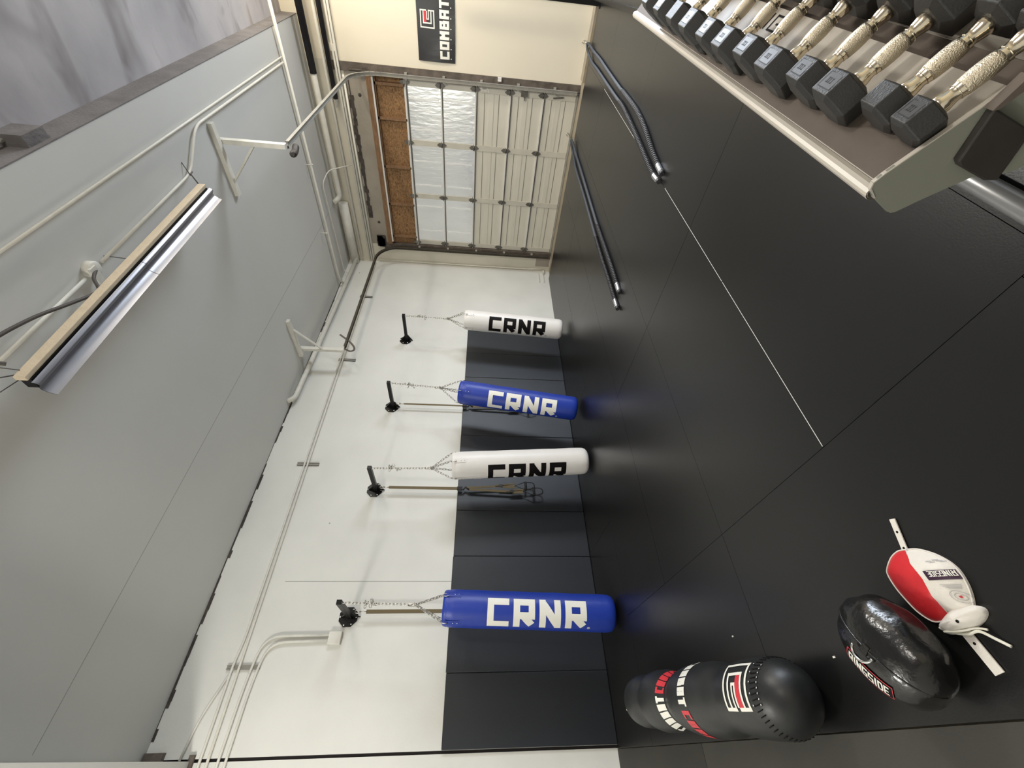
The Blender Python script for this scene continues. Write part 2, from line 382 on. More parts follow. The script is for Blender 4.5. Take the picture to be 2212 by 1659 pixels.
tag(bm_.build('ceiling_beam', [m_ceil, m_rust]), 'painted beam across the ceiling at the near end of the white wall', kind='structure')
# ragged dark joint where the white wall meets the ceiling
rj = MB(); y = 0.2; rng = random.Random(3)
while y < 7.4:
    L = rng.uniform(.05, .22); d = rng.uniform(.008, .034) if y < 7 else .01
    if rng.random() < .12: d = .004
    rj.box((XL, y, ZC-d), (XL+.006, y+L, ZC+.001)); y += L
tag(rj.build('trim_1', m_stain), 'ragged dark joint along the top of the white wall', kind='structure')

# far wall trims: timber header, jambs, weathered band
tr = MB()
tr.box((-4.87, YF-.035, 3.375), (-1.93, YF+.1, 3.462), 0)           # timber header
tr.box((-4.80, YF-.055, 3.345), (-1.94, YF-.03, 3.372), 1)           # white metal angle
tr.box((-4.87, YF+.055, 2.83), (-1.93, YF+.07, 3.38), 2)             # osb board
for x in (-2.03, -2.53, -3.32, -4.02, -4.70): tr.box((x-.02, YF+.0, 2.86), (x+.02, YF+.055, 3.36), 0)
tr.box((-4.87, YF+.0, 2.845), (-1.93, YF+.055, 2.875), 1); tr.box((-4.8, YF+.0, 3.325), (-1.94, YF+.055, 3.36), 0)
tag(tr.build('trim_2', [m_wood, m_whitemetal, m_osb]), 'timber framed chipboard panel above the garage door', kind='structure')
jb = MB().box((-1.90, YF-.02, 0), (-1.78, YF+.2, 3.95), 0).box((-1.875, YF-.06, 0), (-1.865, YF-.0, 3.7), 0)
jb.box((-5.0, YF-.02, 0), (-4.865, YF+.2, 3.55), 0)
tag(jb.build('trim_3', m_rust), 'rusty steel jambs of the garage door', kind='structure')
wb = MB(); x = -4.33; rng = random.Random(5)
while x < -2.30:
    L = rng.uniform(.04, .12); a = rng.uniform(.02, .05); c = rng.uniform(.01, .04)
    wb.box((x, YF-.012, 3.735-c), (x+L, YF+.01, 3.735+a)); x += L
for x0_, z0_ in ((-2.22, 3.60), (-4.42, 3.60)): wb.lathe([(.028, 0), (.02, .006), (.001, .007)], frame((x0_, YF, z0_), (1, 0, 0), (0, 0, 1), (0, -1, 0)), 9)
for k in range(26): wb.box((-4.93+rng.uniform(-.03, .2), YF-.03, 3.50+rng.uniform(0, .16)), (-4.90+rng.uniform(0, .2), YF+.01, 3.53+rng.uniform(0, .16)))
wb.box((-2.3, YF-.01, 3.74), (-1.95, YF, 3.755))
tag(wb.build('trim_4', m_stain), 'dark weathered band above the garage door', kind='structure')
tag(MB().box((-4.9, 7.94, -.03), (-1.7, YF+.2, -.005)).box((-1.7, 8.0, -.03), (4.6, YF, .02)).build('baseboard_far', m_concrete), 'tan strip along the foot of the far wall', kind='structure')

# ------------------------------------------------------------------ garage door
door = empty('door_1', (-3.4, YF+.05, 0), 'sectional garage door with white lower panels and foil upper panels', None, None, 'structure')
zs = [0.03, 0.59, 1.145, 1.718, 2.288, 2.862]
stx = [-4.81, -3.83, -2.88, -1.985]
YD = YF + 0.03
for k in range(5):
    z0, z1 = zs[k], zs[k+1]
    foil = k >= 3
    p = MB(); p.box((-4.87, YD+.01, z0), (-1.92, YD+.05, z1), 0)
    if not foil:
        h = z1-z0
        for q in (0.30, 0.72): p.box((-4.86, YD+.007, z0+h*q-.005), (-1.93, YD+.0105, z0+h*q+.005), 1)
        p.box((-4.86, YD+.004, z0+h*.45), (-1.93, YD+.0105, z0+h*.6), 0)
    else:
        for x in (-2.20, -2.67, -3.19, -3.62, -4.03, -4.55):
            a = x-.012; b2 = x+.012
            n = 14
            for i in range(n):
                za = z0+.03+(z1-z0-.06)*i/n; zb = z0+.03+(z1-z0-.06)*(i+1)/n
                o_ = random.uniform(-.006, .006)
                p.box((a+o_, YD+.003, za), (b2+o_, YD+.0105, zb), 2)
    sec = p.build('door_section', [m_foil if foil else m_door, m_groove, m_foilcrease], door)
    if foil: sec['label'] = 'foil insulated door section'
    s_ = MB().box((-4.87, YD-.018, z1-.022), (-1.92, YD+.01, z1-.002), 0).box((-4.87, YD-.008, z1-.040), (-1.92, YD+.01, z1-.024), 1)
    s_.build('edge_rail', [m_whitemetal, m_hinge], sec)
    for x in stx:
        wd = .045 if x in (-4.81, -1.985) else .045
        MB().box((x-wd, YD-.006, z0+.01), (x+wd, YD+.012, z1-.02)).build('stile', m_stile, sec)
        if k < 5:
            hh = MB(); zc = z1
            pl = [(-.035, -.055), (.035, -.055), (.035, .055), (-.035, .055)]
            pl = [(0, -.085), (.032, -.045), (.032, .045), (0, .085), (-.032, .045), (-.032, -.045)]
            hh.prism(pl, lambda a, b2: (x+a, YD-.010, zc+b2), lambda a, b2: (x+a, YD-.020, zc+b2))
            hh.tube([(x-.04, YD-.026, zc), (x+.04, YD-.026, zc)], .011, 8)
            hh.build('hinge', m_hinge, sec)
lab = MB()
text(lab, 'HUF', lambda a, b2: (-1.96 - b2, YD-.0075, 1.62 - a), .05, .035, .012, .008)
lab.build('sticker', m_ltrwhite, door)['label'] = 'small white lettering near the top of the white panels'
MB().box((-2.02, YD-.05, .86), (-1.90, YD-.01, .96)).box((-2.075, YD-.035, .89), (-2.02, YD-.02, .905)).build('lock', m_hinge, door)
MB().bar((-1.98, YD-.02, .25), (-2.0, YD-.03, .42), .02, .015).build('pull_handle', m_hinge, door)
MB().box((-4.86, YD-.01, 0.0), (-1.93, YD+.04, .035)).build('bottom_seal', m_galv, door)
for X, mm, lb in ((-1.89, m_galv, 'dull grey steel track'), (-4.93, m_track_dark, 'dark steel track')):
    path = [(X, YF-.06, .05), (X, YF-.06, 3.2)] + [(X, YF-.06-.45*(1-math.cos(a)), 3.2+.45*math.sin(a)) for a in [PI/2*k/8 for k in range(1, 9)]] + [(X, 5.06, 3.655)]
    tk = MB()
    P = [Vector(p) for p in path]
    for A, B in zip(P[:-1], P[1:]):
        d = (B-A).normalized(); nrm = Vector((1, 0, 0)).cross(d)
        tk.bar(A - d*.004, B + d*.004, .045, .006, 0, up=nrm)
        tk.bar(A + Vector((.022, 0, 0)) - d*.004, B + Vector((.022, 0, 0)) + d*.004, .005, .035, 0, up=nrm)
        tk.bar(A + Vector((-.022, 0, 0)) - d*.004, B + Vector((-.022, 0, 0)) + d*.004, .005, .035, 0, up=nrm)
    o = tk.build('track', mm, door); o['label'] = lb
    br = MB()
    for zz in (.4, 1.0, 1.6, 2.2, 2.8): br.box((X-.05, YF-.06, zz), (X+.05, YF+.0, zz+.04))
    br.build('track_bracket', m_galv, door)
# end stops of the tracks
MB().tube(smoothpath([(-1.93, 5.12, 3.60), (-1.95, 5.0, 3.58), (-1.93, 4.88, 3.56)]), [.02]+[.035]*11+[.02], 10).bar((-1.93, 5.2, 3.73), (-1.93, 5.05, 3.66), .02, .02).build('bumper_spring', m_post, door)
hk = MB(); pth = smoothpath([(-4.93, 5.35, 3.80), (-4.93, 5.2, 3.62), (-4.93, 5.08, 3.52), (-4.93, 5.0, 3.50), (-4.93, 4.97, 3.56), (-4.93, 5.03, 3.66)])
for A, B in zip(pth[:-1], pth[1:]): hk.bar(A, B, .03, .006, 0, up=(1, 0, 0))
hk.build('stop_hook', m_rust, door)

# ------------------------------------------------------------------ ceiling mounted track hangers
def hanger(xa, xb, X, lab_):
    r = empty('track_hanger', (X, 5.0, ZC), lab_, 'bracket', 'ceiling brackets holding the door tracks')
    MB().box((min(xa, xb), 4.88, ZC-.045), (max(xa, xb), 4.945, ZC), 0).build('ceiling_bar', m_steel_white, r)
    MB().box((X-.024, 4.975, 3.66), (X+.024, 5.035, ZC-.0), 0).build('post', m_steel_white, r)
    xe = X + (xa-X)*.72 if abs(xa-X) > abs(xb-X) else X + (xb-X)*.72
    MB().bar((X, 5.0, 3.98), (xe, 4.93, ZC-.03), .03, .02).build('brace', m_steel_white, r)
hanger(-1.70, -2.44, -1.90, 'white triangular ceiling bracket holding the galvanised door track')
hanger(-4.30, -5.02, -4.95, 'white triangular ceiling bracket beside the white wall holding the dark door track')

# ------------------------------------------------------------------ pipes and conduits
def pipe(name, path, r, lab_, cat='pipe', grp=None, mm=None, br=.1, extra=None, seg=12):
    b_ = MB().tube(bend(path, br), r, seg)
    o = b_.build(name, mm or m_steel_white, loc=None)
    tag(o, lab_, cat, grp); return o
zc = ZC-.035
pipe('conduit', [(-1.585, 2.0, zc+.01), (-1.585, 7.22, zc+.01)], .010, 'straight thin white conduit under the grey ceiling beside the dark ledger', 'conduit')
pipe('conduit', [(-1.64, 7.15, zc), (-1.64, 4.62, zc), (-1.93, 4.25, zc), (-1.985, 2.82, zc)], .012, 'white conduit with an offset bend running to the light fixture box', 'conduit', br=.12)
pipe('conduit', [(-2.0, 2.62, zc), (-2.02, 1.72, zc)], .012, 'short white conduit above the near half of the light fixture', 'conduit')
bx = empty('junction_box', (-1.985, 2.72, ZC), 'round white ceiling junction box above the light fixture', 'junction box')
MB().lathe([(.058, 0), (.058, -.05), (.05, -.058), (0.0005, -.058)], Matrix.Translation((-1.985, 2.72, ZC)), 16).build('box_body', m_steel_white, bx)
MB().box((-2.07, 2.66, ZC-.07), (-1.95, 2.72, ZC-.05)).build('cover_plate', m_steel_white, bx)
pipe('conduit', [(-0.9, 7.19, zc-.01), (-5.10, 7.19, zc-.01), (-5.28, 7.25, zc-.04)], .021, 'white conduit crossing the ceiling in front of the garage door', 'conduit')
pipe('conduit', [(-3.32, 8.14, 3.93), (-3.30, 7.80, 4.24), (-3.42, 7.53, zc), (-5.20, 7.58, zc), (-5.26, 7.56, zc-.1)], .009, 'thin wire conduit on the ceiling between the pipes and the crossing conduit', 'conduit')
pipe('sprinkler_pipe', [(-5.21, 8.17, 4.15), (-5.21, 4.2, 4.25), (-5.21, 4.12, 4.34)], .036, 'thick white pipe along the top of the white wall turning up into the ceiling', 'pipe', br=.09)
p1 = pipe('sprinkler_pipe', [(1.0, 7.98, 4.20), (-3.85, 7.98, 4.20), (-3.93, 7.9, 4.31)], .043, 'thick cream pipe with a black sleeve high over the garage door, ending in an elbow', 'pipe', br=.12)
MB().tube([(1.0, 7.98, 4.20), (-1.93, 7.98, 4.20)], .050, 14).build('foam_sleeve', m_sleeve, p1)['label'] = 'black foam sleeve'
pipe('sprinkler_pipe', [(-4.02, 8.10, 4.20), (-5.31, 8.10, 4.20)], .082, 'thickest cream pipe over the pilaster beside the garage door', 'pipe')
pipe('water_pipe', [(1.0, 8.155, 4.06), (-5.2, 8.155, 4.06)], .024, 'thin cream pipe just under the thick pipe over the garage door', 'pipe')
p2 = pipe('water_pipe', [(1.0, 8.10, 3.95), (-2.4, 8.10, 3.97)], .022, 'dull pipe in a black sleeve ending behind the galvanised door track', 'pipe')
MB().tube([(1.0, 8.10, 3.95), (-2.28, 8.10, 3.97)], .036, 14).build('foam_sleeve', m_sleeve, p2)['label'] = 'black foam sleeve'
for i, zz in enumerate((3.885, 3.845, 3.80)):
    pipe('conduit', [(1.0 if i < 2 else -1.95, 8.155, zz), (-5.28, 8.165, zz+.02)], .017,
         ('cream conduit on the far wall, topmost of the three under the pipes', 'cream conduit on the far wall, middle one of the three under the pipes', 'cream conduit on the far wall, lowest of the three under the pipes')[i], 'conduit', 'conduits above the garage door')
pipe('conduit', [(-5.27, 8.17, 3.70), (-5.27, 8.17, .42), (-5.24, 8.15, .34), (-5.24, 8.15, .12)], .009, 'thin upright conduit in the corner beside the garage door', 'conduit', br=.04)
MB_ = MB().box((-5.30, 8.05, .10), (-5.26, 8.16, .13)).bar((-5.30, 7.75, .22), (-5.30, 8.1, .22), .012, .012).bar((-5.30, 7.75, .12), (-5.30, 8.1, .12), .012, .012)
tag(MB_.build('wall_stub', m_steel_white), 'pair of short pipe stubs low in the corner beside the garage door', 'pipe stub')
MBt = MB().box((-5.2, YF-.003, 0.0), (-4.95, YF+.001, .30))
tag(MBt.build('patch_panel', m_header), 'dull patch at the foot of the pilaster by the garage door', 'patch')
pipe('conduit', [(-5.295, -.6, 3.775), (-5.295, 8.1, 3.775)], .012, 'white conduit along the white wall, lower of the long pair', 'conduit', 'long conduits on the white wall')
pipe('conduit', [(-5.295, -.6, 3.845), (-5.295, .8, 3.84), (-5.295, 1.0, 3.815), (-5.295, 8.1, 3.815)], .012, 'white conduit along the white wall, upper of the long pair', 'conduit', 'long conduits on the white wall')
pipe('conduit', [(-5.295, -.6, 3.70), (-5.295, .62, 3.67), (-5.295, 1.03, 3.62), (-5.295, 1.035, 2.96)], .012, 'white conduit bending down to the square wall box, upper of the two', 'conduit', 'conduits bending down to the wall box', br=.2)
pipe('conduit', [(-5.295, -.6, 3.63), (-5.295, .60, 3.61), (-5.295, .97, 3.56), (-5.295, .985, 2.96)], .012, 'white conduit bending down to the square wall box, lower of the two', 'conduit', 'conduits bending down to the wall box', br=.2)
pipe('conduit', [(-5.30, .75, 3.83), (-5.30, .35, 3.98), (-5.30, .06, 4.02)], .010, 'stray white conduit curving up to the beam at the near end', 'conduit', br=.2)
o = MB().box((XL, .945, 2.835), (XL+.05, 1.065, 2.965)).build('junction_box', m_steel_white, bevel=.004); tag(o, 'square white electrical box on the white wall beside the nearest bag bracket', 'junction box')
for i, (y, z0, z1) in enumerate(((.76, 3.58, 3.90), (3.11, 3.63, 3.92), (5.14, 3.57, 3.85), (6.9, 3.62, 3.86))):
    b_ = MB().box((XL, y-.02, z0), (XL+.012, y+.02, z1)).box((XL, y-.02, z0), (XL+.022, y-.014, z1)).box((XL, y+.014, z0), (XL+.022, y+.02, z1))
    tag(b_.build('strut_channel', m_galv), ('upright steel strut where four conduits cross, near end of the white wall', 'upright steel strut behind the conduits above the second white bag', 'upright steel strut behind the end of the dark door track', 'upright steel strut high behind the dark door track near the corner')[i], 'strut', 'struts behind the wall conduits')
o = MB().box((-1.66, YF-.05, 3.865), (-1.57, YF, 3.965)).build('junction_box', m_wallF, bevel=.004); tag(o, 'small cream box on the cream wall under the insulated pipe', 'junction box')
o = MB().box((-1.83, YF-.06, 1.30), (-1.78, YF-.02, 1.36)).box((-1.83, YF-.07, 1.30), (-1.82, YF-.06, 1.345)).build('door_sensor', m_whitemetal); tag(o, 'tiny white latch plate on the door jamb', 'latch')
# sprinkler drops
for i, (x, y) in enumerate(((-2.95, 7.12), (-4.05, 7.0))):
    r = MB().tube([(x, y, ZC), (x+.0, y, ZC-.10)], .008, 8).lathe([(.018, 0), (.018, -.006), (.004, -.02), (.0005, -.02)], Matrix.Translation((x, y, ZC-.095)), 10)
    tag(r.build('sprinkler_stub', m_steel_white), ('small white sprinkler stub in front of the pipes, by the galvanised track', 'small white sprinkler stub on the ceiling nearer the white wall')[i], 'sprinkler')
# conduit bracket at the bay side
r = empty('conduit_box', (-1.22, 3.0, ZC+.1), 'weathered box on the dark ledger with a white conduit entering it', 'junction box')
MB().box((-1.262, 2.95, 4.37), (-1.19, 3.13, 4.55)).build('box_body', m_ledger, r)
MB().tube([(-1.225, 1.0, 4.50), (-1.225, 2.95, 4.50)], .012, 10).build('conduit_stub', m_steel_white, r)

# ------------------------------------------------------------------ light fixture
fx = empty('light_fixture', (-2.0, 2.85, 4.13), 'long hanging strip light with a cream side and bare aluminium reflectors', 'light fixture')
fk = 0.036
def fxs(mb):
    for v in mb.v: v.x -= fk*(4.05-v.y)
    return mb
fxs(MB().box((-1.960, 1.70, 4.085), (-1.93, 4.05, 4.15))).build('housing', m_fixwood, fx, bevel=.004)
fxs(MB().box((-2.03, 1.71, 4.078), (-1.960, 4.04, 4.14))).build('channel', m_blacksteel, fx)
for y0, y1 in ((1.70, 2.885), (2.89, 4.07)):
    rf = MB(); prof = [(-1.972, 4.076), (-1.985, 4.055), (-2.0, 4.05), (-2.015, 4.062), (-2.03, 4.066), (-2.048, 4.055), (-2.066, 4.03), (-2.078, 4.005)]
    n = len(prof); vs = [(x, y0, z) for x, z in prof] + [(x, y1, z) for x, z in prof] + [(x-.002, y0, z+.004) for x, z in prof] + [(x-.002, y1, z+.004) for x, z in prof]
    fs = [(i, i+1, n+i+1, n+i) for i in range(n-1)] + [(2*n+i+1, 2*n+i, 3*n+i, 3*n+i+1) for i in range(n-1)]
    rf.add(vs, fs, 0, True); fxs(rf).build('reflector', m_reflect, fx)
for P_, r_ in (([(-2.01, 1.75, 4.14), (-2.01, 1.77, ZC)], .003), ([(-1.99, 2.88, 4.14), (-1.99, 2.9, ZC)], .003), ([(-2.02, 1.72, 4.15), (-1.96, 1.6, 4.25), (-1.92, 1.55, ZC)], .004),
                 ([(-2.05, 1.72, 4.14), (-2.08, 1.62, 4.22), (-2.0, 1.5, ZC)], .003), ([(-1.95, 4.05, 4.14), (-1.88, 4.12, 4.22), (-1.93, 4.28, 4.30)], .006), ([(-1.93, 4.2, 4.28), (-1.83, 4.24, ZC)], .004)):
    MB().tube(P_, r_, 6).build('hanging_wire', m_cable, fx)
MB().tube(smoothpath([(-1.985, 2.72, 4.28), (-1.99, 2.62, 4.24), (-2.03, 2.55, 4.19), (-2.02, 2.48, 4.18), (-1.97, 2.30, 4.20), (-1.91, 2.10, 4.22), (-1.87, 1.88, 4.24), (-1.86, 1.76, 4.23), (-1.91, 1.72, 4.20), (-1.95, 1.74, 4.16)], 8), .0115, 10).build('flex_cable', m_cable, fx)

# ------------------------------------------------------------------ wall pads
edges = [(0.07, 0.675, 1), (0.675, 1.862, 2), (1.862, 3.05, 2), (3.05, 4.25, 2), (4.25, 5.42, 2), (5.42, 6.07, 1)]
plab = ['narrow black wall pad at the near end of the pad row', 'black wall pad behind the nearest blue bag', 'black wall pad behind the strap trainer and its near joint',
        'black wall pad behind the second blue bag shadow and the near white bag', 'black wall pad between the second blue bag and the far white bag', 'narrow black wall pad behind the far white bag']
for (a, b_, n), lb in zip(edges, plab):
    p = MB(); wd = (b_-a)/n
    for k in range(n):
        p.box((XL, a+wd*k+.0015, -.0), (XL+.042, a+wd*(k+1)-.0015, 1.705 + random.uniform(-.004, .004)))
    tag(p.build('wall_pad', m_pad, loc=(XL, (a+b_)/2, 0), bevel=.007), lb, 'wall pad', 'black padding along the foot of the white wall')

# ------------------------------------------------------------------ bag brackets, bags, trainers
def link(mb, c, d, roll, L, W, r):
    d = Vector(d).normalized(); a = d.orthogonal().normalized(); a.rotate(Matrix.Rotation(roll, 3, d)); pts = []
    for k in range(12):
        t_ = 2*PI*k/12; u = math.cos(t_); v = math.sin(t_)
        pts.append(Vector(c) + d*(u*(W/2) + math.copysign((L-W)/2, u) if abs(u) > 1e-6 else 0) + a*(v*W/2))
    mb.tube(pts, r, 5, closed=True)
def chain(mb, A, B, L=.046, W=.023, r=.0030, slack=0.0):
    A = Vector(A); B = Vector(B); D = (B-A).length; n = max(2, int(D/(L*.78))); d = (B-A)/n
    for i in range(n):
        link(mb, A + d*(i+.5), d, PI/2*(i % 2)+.3, d.length*1.28, W, r)

TEXTW = .935; TEXTH_DEG = 45.0
def heavy_bag(y_arm, T, B, col, ltr, lab_, off_deg, spin):
    T = Vector(T); B = Vector(B)
    ax = (T-B); L = ax.length; ax.normalize()
    root = empty('heavy_bag', (B.x, B.y, B.z), lab_, 'punching bag', 'punching bags hanging along the white wall')
    toc = Vector((0, 0, 1.5)) - (T+B)/2
    az = math.atan2(toc.y, toc.x)
    u = Vector((math.cos(az), math.sin(az), 0)); u = (u - ax*u.dot(ax)).normalized(); v = ax.cross(u)   # v = turned anticlockwise
    M = frame(B, u, v, ax); R = .171
    prof = [(.001, .004), (.10, 0), (.135, .008), (.158, .028), (.169, .06), (R, .10)]
    prof += [(R + .0015*math.sin(k*1.7), .10 + (L-.22)*k/14) for k in range(1, 14)]
    prof += [(R, L-.12), (.169, L-.06), (.164, L-.05), (.166, L-.035), (.160, L-.012), (.15, L-.002), (.12, L), (.001, L-.004)]
    MB().lathe(prof, M, 48).build('bag_body', col, root)
    cc = -math.radians(off_deg)
    rr = R + .0022
    def fm(x, yv):      # x down the bag from the top, y around
        ang = cc + yv/rr
        return M @ Vector((rr*math.cos(ang), rr*math.sin(ang), L - x))
    hgt = 2*math.radians(TEXTH_DEG)*rr; wch = (TEXTW*L/1.7*.565 - 3*.045)/4*1.0
    lt = MB(); span = .565*L; gap = span*.045; wch = (span-3*gap)/4
    text(lt, 'CRNR', fm, hgt, wch, gap, wch*.30, x0=.255*L, y0=-hgt/2, step=.018)
    pts = [(.255*L+span+.022+.014*math.cos(a), -hgt/2+.014+.014*math.sin(a)) for a in [2*PI*k/12 for k in range(13)]]
    for (x0_, y0_), (x1_, y1_) in zip(pts[:-1], pts[1:]):
        cx, cy = .255*L+span+.022, -hgt/2+.014
        lt.add([fm(x0_, y0_), fm(x1_, y1_), fm(cx+(x1_-cx)*.7, cy+(y1_-cy)*.7), fm(cx+(x0_-cx)*.7, cy+(y0_-cy)*.7)], [(0, 1, 2, 3)])
    text(lt, 'R', fm, .012, .009, 0, .003, x0=.255*L+span+.0175, y0=-hgt/2+.008, step=.018)
    lt.build('lettering', ltr, root)
    ring = Vector((T.x*.3 + -4.75*.7, y_arm*.6+T.y*.4, 2.035))
    tip = Vector((-4.745, y_arm, 2.765))
    ch = MB(); chain(ch, tip, ring)
    kz = Vector(tip).lerp(ring, .38); rg = random.Random(int(y_arm*100))
    for k in range(9):
        link(ch, kz + Vector((rg.uniform(-.03, .03), rg.uniform(-.03, .03), rg.uniform(-.07, .07))), (rg.uniform(-1, 1), rg.uniform(-1, 1), rg.uniform(-.6, .6)), rg.uniform(0, 3), .042, .024, .0035)
    ch.build('hanging_chain', m_chain, root)
    sw = MB(); link(sw, ring + Vector((0, 0, .03)), (0, 0, 1), 0, .09, .03, .005); link(sw, ring, (1, .2, 0), 0, .05, .035, .005); sw.build('swivel', m_chain, root)
    for k in range(4):
        a = spin + PI/2*k
        top = M @ Vector((.158*math.cos(a), .158*math.sin(a), L+.012))
        c2 = MB(); chain(c2, ring, top)
        link(c2, M @ Vector((.166*math.cos(a), .166*math.sin(a), L-.03)), M @ Vector((.175*math.cos(a), .175*math.sin(a), L-.09)) - M @ Vector((.166*math.cos(a), .166*math.sin(a), L-.0)), PI/2, .07, .045, .004)
        c2.build('strap_chain', m_chain, root)
        st = MB(); w2 = .14
        def fs_(x, yv, a=a): return M @ Vector(((R+.004)*math.cos(a+yv), (R+.004)*math.sin(a+yv), L-x))
        rectpatch(st, fs_, .035, -w2, .175, w2, 0, .03)
        for q in (.115, .155):
            c_ = M @ Vector(((R+.006)*math.cos(a), (R+.006)*math.sin(a), L-q)); nn = M.to_3x3() @ Vector((math.cos(a), math.sin(a), 0))
            Mf = frame(c_, nn.orthogonal().normalized(), nn.cross(nn.orthogonal().normalized()), nn)
            st.lathe([(.006, 0), (.005, .002), (.0005, .003)], Mf, 8, 1)
        st.build('corner_strap', [col, m_rivet], root)
    return root

def bracket(y, lab_):
    r = empty('bag_bracket', (XL, y, 2.81), lab_, 'wall bracket', 'black brackets on the white wall')
    oc = [(.105*math.cos(PI/8+PI/4*k), .105*math.sin(PI/8+PI/4*k)) for k in range(8)]
    MB().prism(oc, lambda a, b2: (XL, y+a, 2.81+b2), lambda a, b2: (XL+.012, y+a, 2.81+b2)).build('wall_plate', m_blacksteel, r)
    for a, b2 in ((.0, .085), (.0, -.085), (.08, .03), (-.08, .03), (.07, -.045), (-.07, -.045)): MB().lathe([(.011, 0), (.011, .01), (.0005, .012)], frame((XL+.012, y+a, 2.81+b2), (0, 1, 0), (0, 0, 1), (1, 0, 0)), 6).build('bolt', m_rivet, r)
    MB().bar((XL+.01, y, 2.79), (-4.72, y, 2.79), .046, .05).build('arm', m_blacksteel, r, bevel=.003)
    gs = MB(); gs.prism([(0, 0), (.14, 0), (0, -.085)], lambda a, b2: (XL+.01+a, y-.006, 2.765+b2), lambda a, b2: (XL+.01+a, y+.006, 2.765+b2))
    gs.prism([(0, 0), (.12, 0), (0, .075)], lambda a, b2: (XL+.01+a, y-.006, 2.815+b2), lambda a, b2: (XL+.01+a, y+.006, 2.815+b2))
    gs.build('gusset', m_blacksteel, r)
bracket(5.70, 'black octagonal wall bracket above the far white bag')
bracket(4.16, 'black octagonal wall bracket above the tilted blue bag')
bracket(2.74, 'black octagonal wall bracket above the white bag beside the strap trainer')
bracket(1.21, 'black octagonal wall bracket above the nearest blue bag, beside the square box')
heavy_bag(5.70, (-4.70, 5.63, 1.755), (-4.70, 5.50, .075), m_white, m_ltrblack, 'white punching bag with black letters, farthest, hanging at the end of the pads', 10.5, .6)
heavy_bag(4.16, (-4.70, 4.007, 1.752), (-4.70, 3.76, .045), m_blue, m_ltrwhite, 'tilted blue punching bag hanging between the two white bags', 17, .1)
heavy_bag(2.74, (-4.70, 2.776, 1.776), (-4.68, 2.885, .03), m_white, m_ltrblack, 'white punching bag turned aside so its black letters are cut off', 47, .35)
heavy_bag(1.21, (-4.70, 1.147, 1.751), (-4.66, 1.075, .025), m_blue, m_ltrwhite, 'blue punching bag at the near end, hanging next to the square wall box', 10, .75)

def trainer(y, full, lab_, face=1.0):
    r = empty('strap_trainer', (-5.2, y, 2.66), lab_, 'suspension trainer', 'strap trainers hanging from the brackets')
    c = MB(); link(c, (-5.22, y, 2.70), (0, 0, 1), .6, .06, .03, .004); link(c, (-5.22, y, 2.645), (0, 0, 1), 2.1, .075, .034, .0045); c.build('carabiner', m_chain, r)
    s = MB(); s.box((-5.222, y-.020*face, 1.70), (-5.218, y+.020*face, 2.61)); s.build('main_strap', m_web, r)
    if full:
        k = MB(); k.box((-5.235, y-.022, 1.64), (-5.205, y+.022, 1.71)); k.tube([(-5.22, y-.02, 1.63), (-5.22, y+.02, 1.60), (-5.22, y-.015, 1.55)], .012, 8); k.build('equaliser_loop', m_webblack, r)
        for q, (dy, z0, z1, wd) in enumerate(((.045, 1.58, 1.10, .026), (-.035, 1.55, .95, .032))):
            z2 = .93 if q == 0 else .82
            b = MB(); b.bar((-5.215, y+dy*.3, z0), (-5.215, y+dy, z1), wd, .004, up=(1, 0, 0)).bar((-5.21, y+dy, z1+.02), (-5.21, y+dy*.8, z2), wd*1.9, .005, up=(1, 0, 0))
            b.bar((-5.20, y+dy, z1+.1), (-5.20, y+dy+.035, z1-.18), .012, .004, up=(1, 0, 0)).build('side_strap', m_web, r)
            h = MB(); pz = z2-.02
            h.tube([(-5.20, y+dy-.06, pz-.13), (-5.20, y+dy+.06, pz-.13)], .017, 10)
            h.tube([(-5.20, y+dy-.06, pz-.13), (-5.20, y+dy, pz+.02), (-5.20, y+dy+.06, pz-.13)], .006, 6)
            h.tube(smoothpath([(-5.20, y+dy-.055, pz-.14), (-5.19, y+dy-.03, pz-.24), (-5.19, y+dy+.04, pz-.23), (-5.20, y+dy+.055, pz-.14)]), .008, 6)
            h.build('handle', m_webblack, r)
            bk = MB().box((-5.208, y+dy-.02, z1+.0), (-5.195, y+dy+.02, z1+.045)); bk.build('buckle', m_blacksteel, r)
trainer(4.16, True, 'strap trainer half hidden behind the tilted blue bag', .7)
trainer(2.735, True, 'olive strap trainer with handles hanging free beside the white bag')
trainer(1.24, True, 'olive strap trainer with only its upper strap showing behind the nearest blue bag')

# ------------------------------------------------------------------ banner
bn = empty('banner', (-1.0, YF-.01, 2.31), 'black banner with a white square logo and large white and red lettering', 'banner')
MBn = MB(); nx, nz = 24, 8; vs = []; fs = []
def bnp(a, c, off=0.0):   # a 0..1 left to right (x), c 0..1 up
    x = -1.668 + a*1.9; z = 2.04 + c*.56 - .02*(1-a)*(0) ; yb = YF - .012 - .008*math.sin(a*9+c*3) - .01*c*(1-c)*4*math.exp(-((a-.1)/.12)**2)
    return Vector((x, yb-off, z))
for i in range(nx+1):
    for j in range(nz+1): vs.append(bnp(i/nx, j/nz))
for i in range(nx+1):
    for j in range(nz+1): vs.append(bnp(i/nx, j/nz, -.002))
K = (nx+1)*(nz+1)
for i in range(nx):
    for j in range(nz):
        q = (i*(nz+1)+j, (i+1)*(nz+1)+j, (i+1)*(nz+1)+j+1, i*(nz+1)+j+1); fs.append(q); fs.append(tuple(K+k for k in q[::-1]))
MBn.add(vs, fs, 0, True).build('banner_sheet', m_banner, bn)
lt = MB(); fb = lambda x, yv: bnp(x/1.9, yv/.56, .003)
text(lt, 'COMBAT CORNER', fb, .142, .102, .018, .035, x0=.045, y0=.085, step=.03, mis=[0]*7+[1]*6)
emblem(lt, lambda x, yv: fb(.40+x, .30+yv), .21, 0, 1, step=.03)
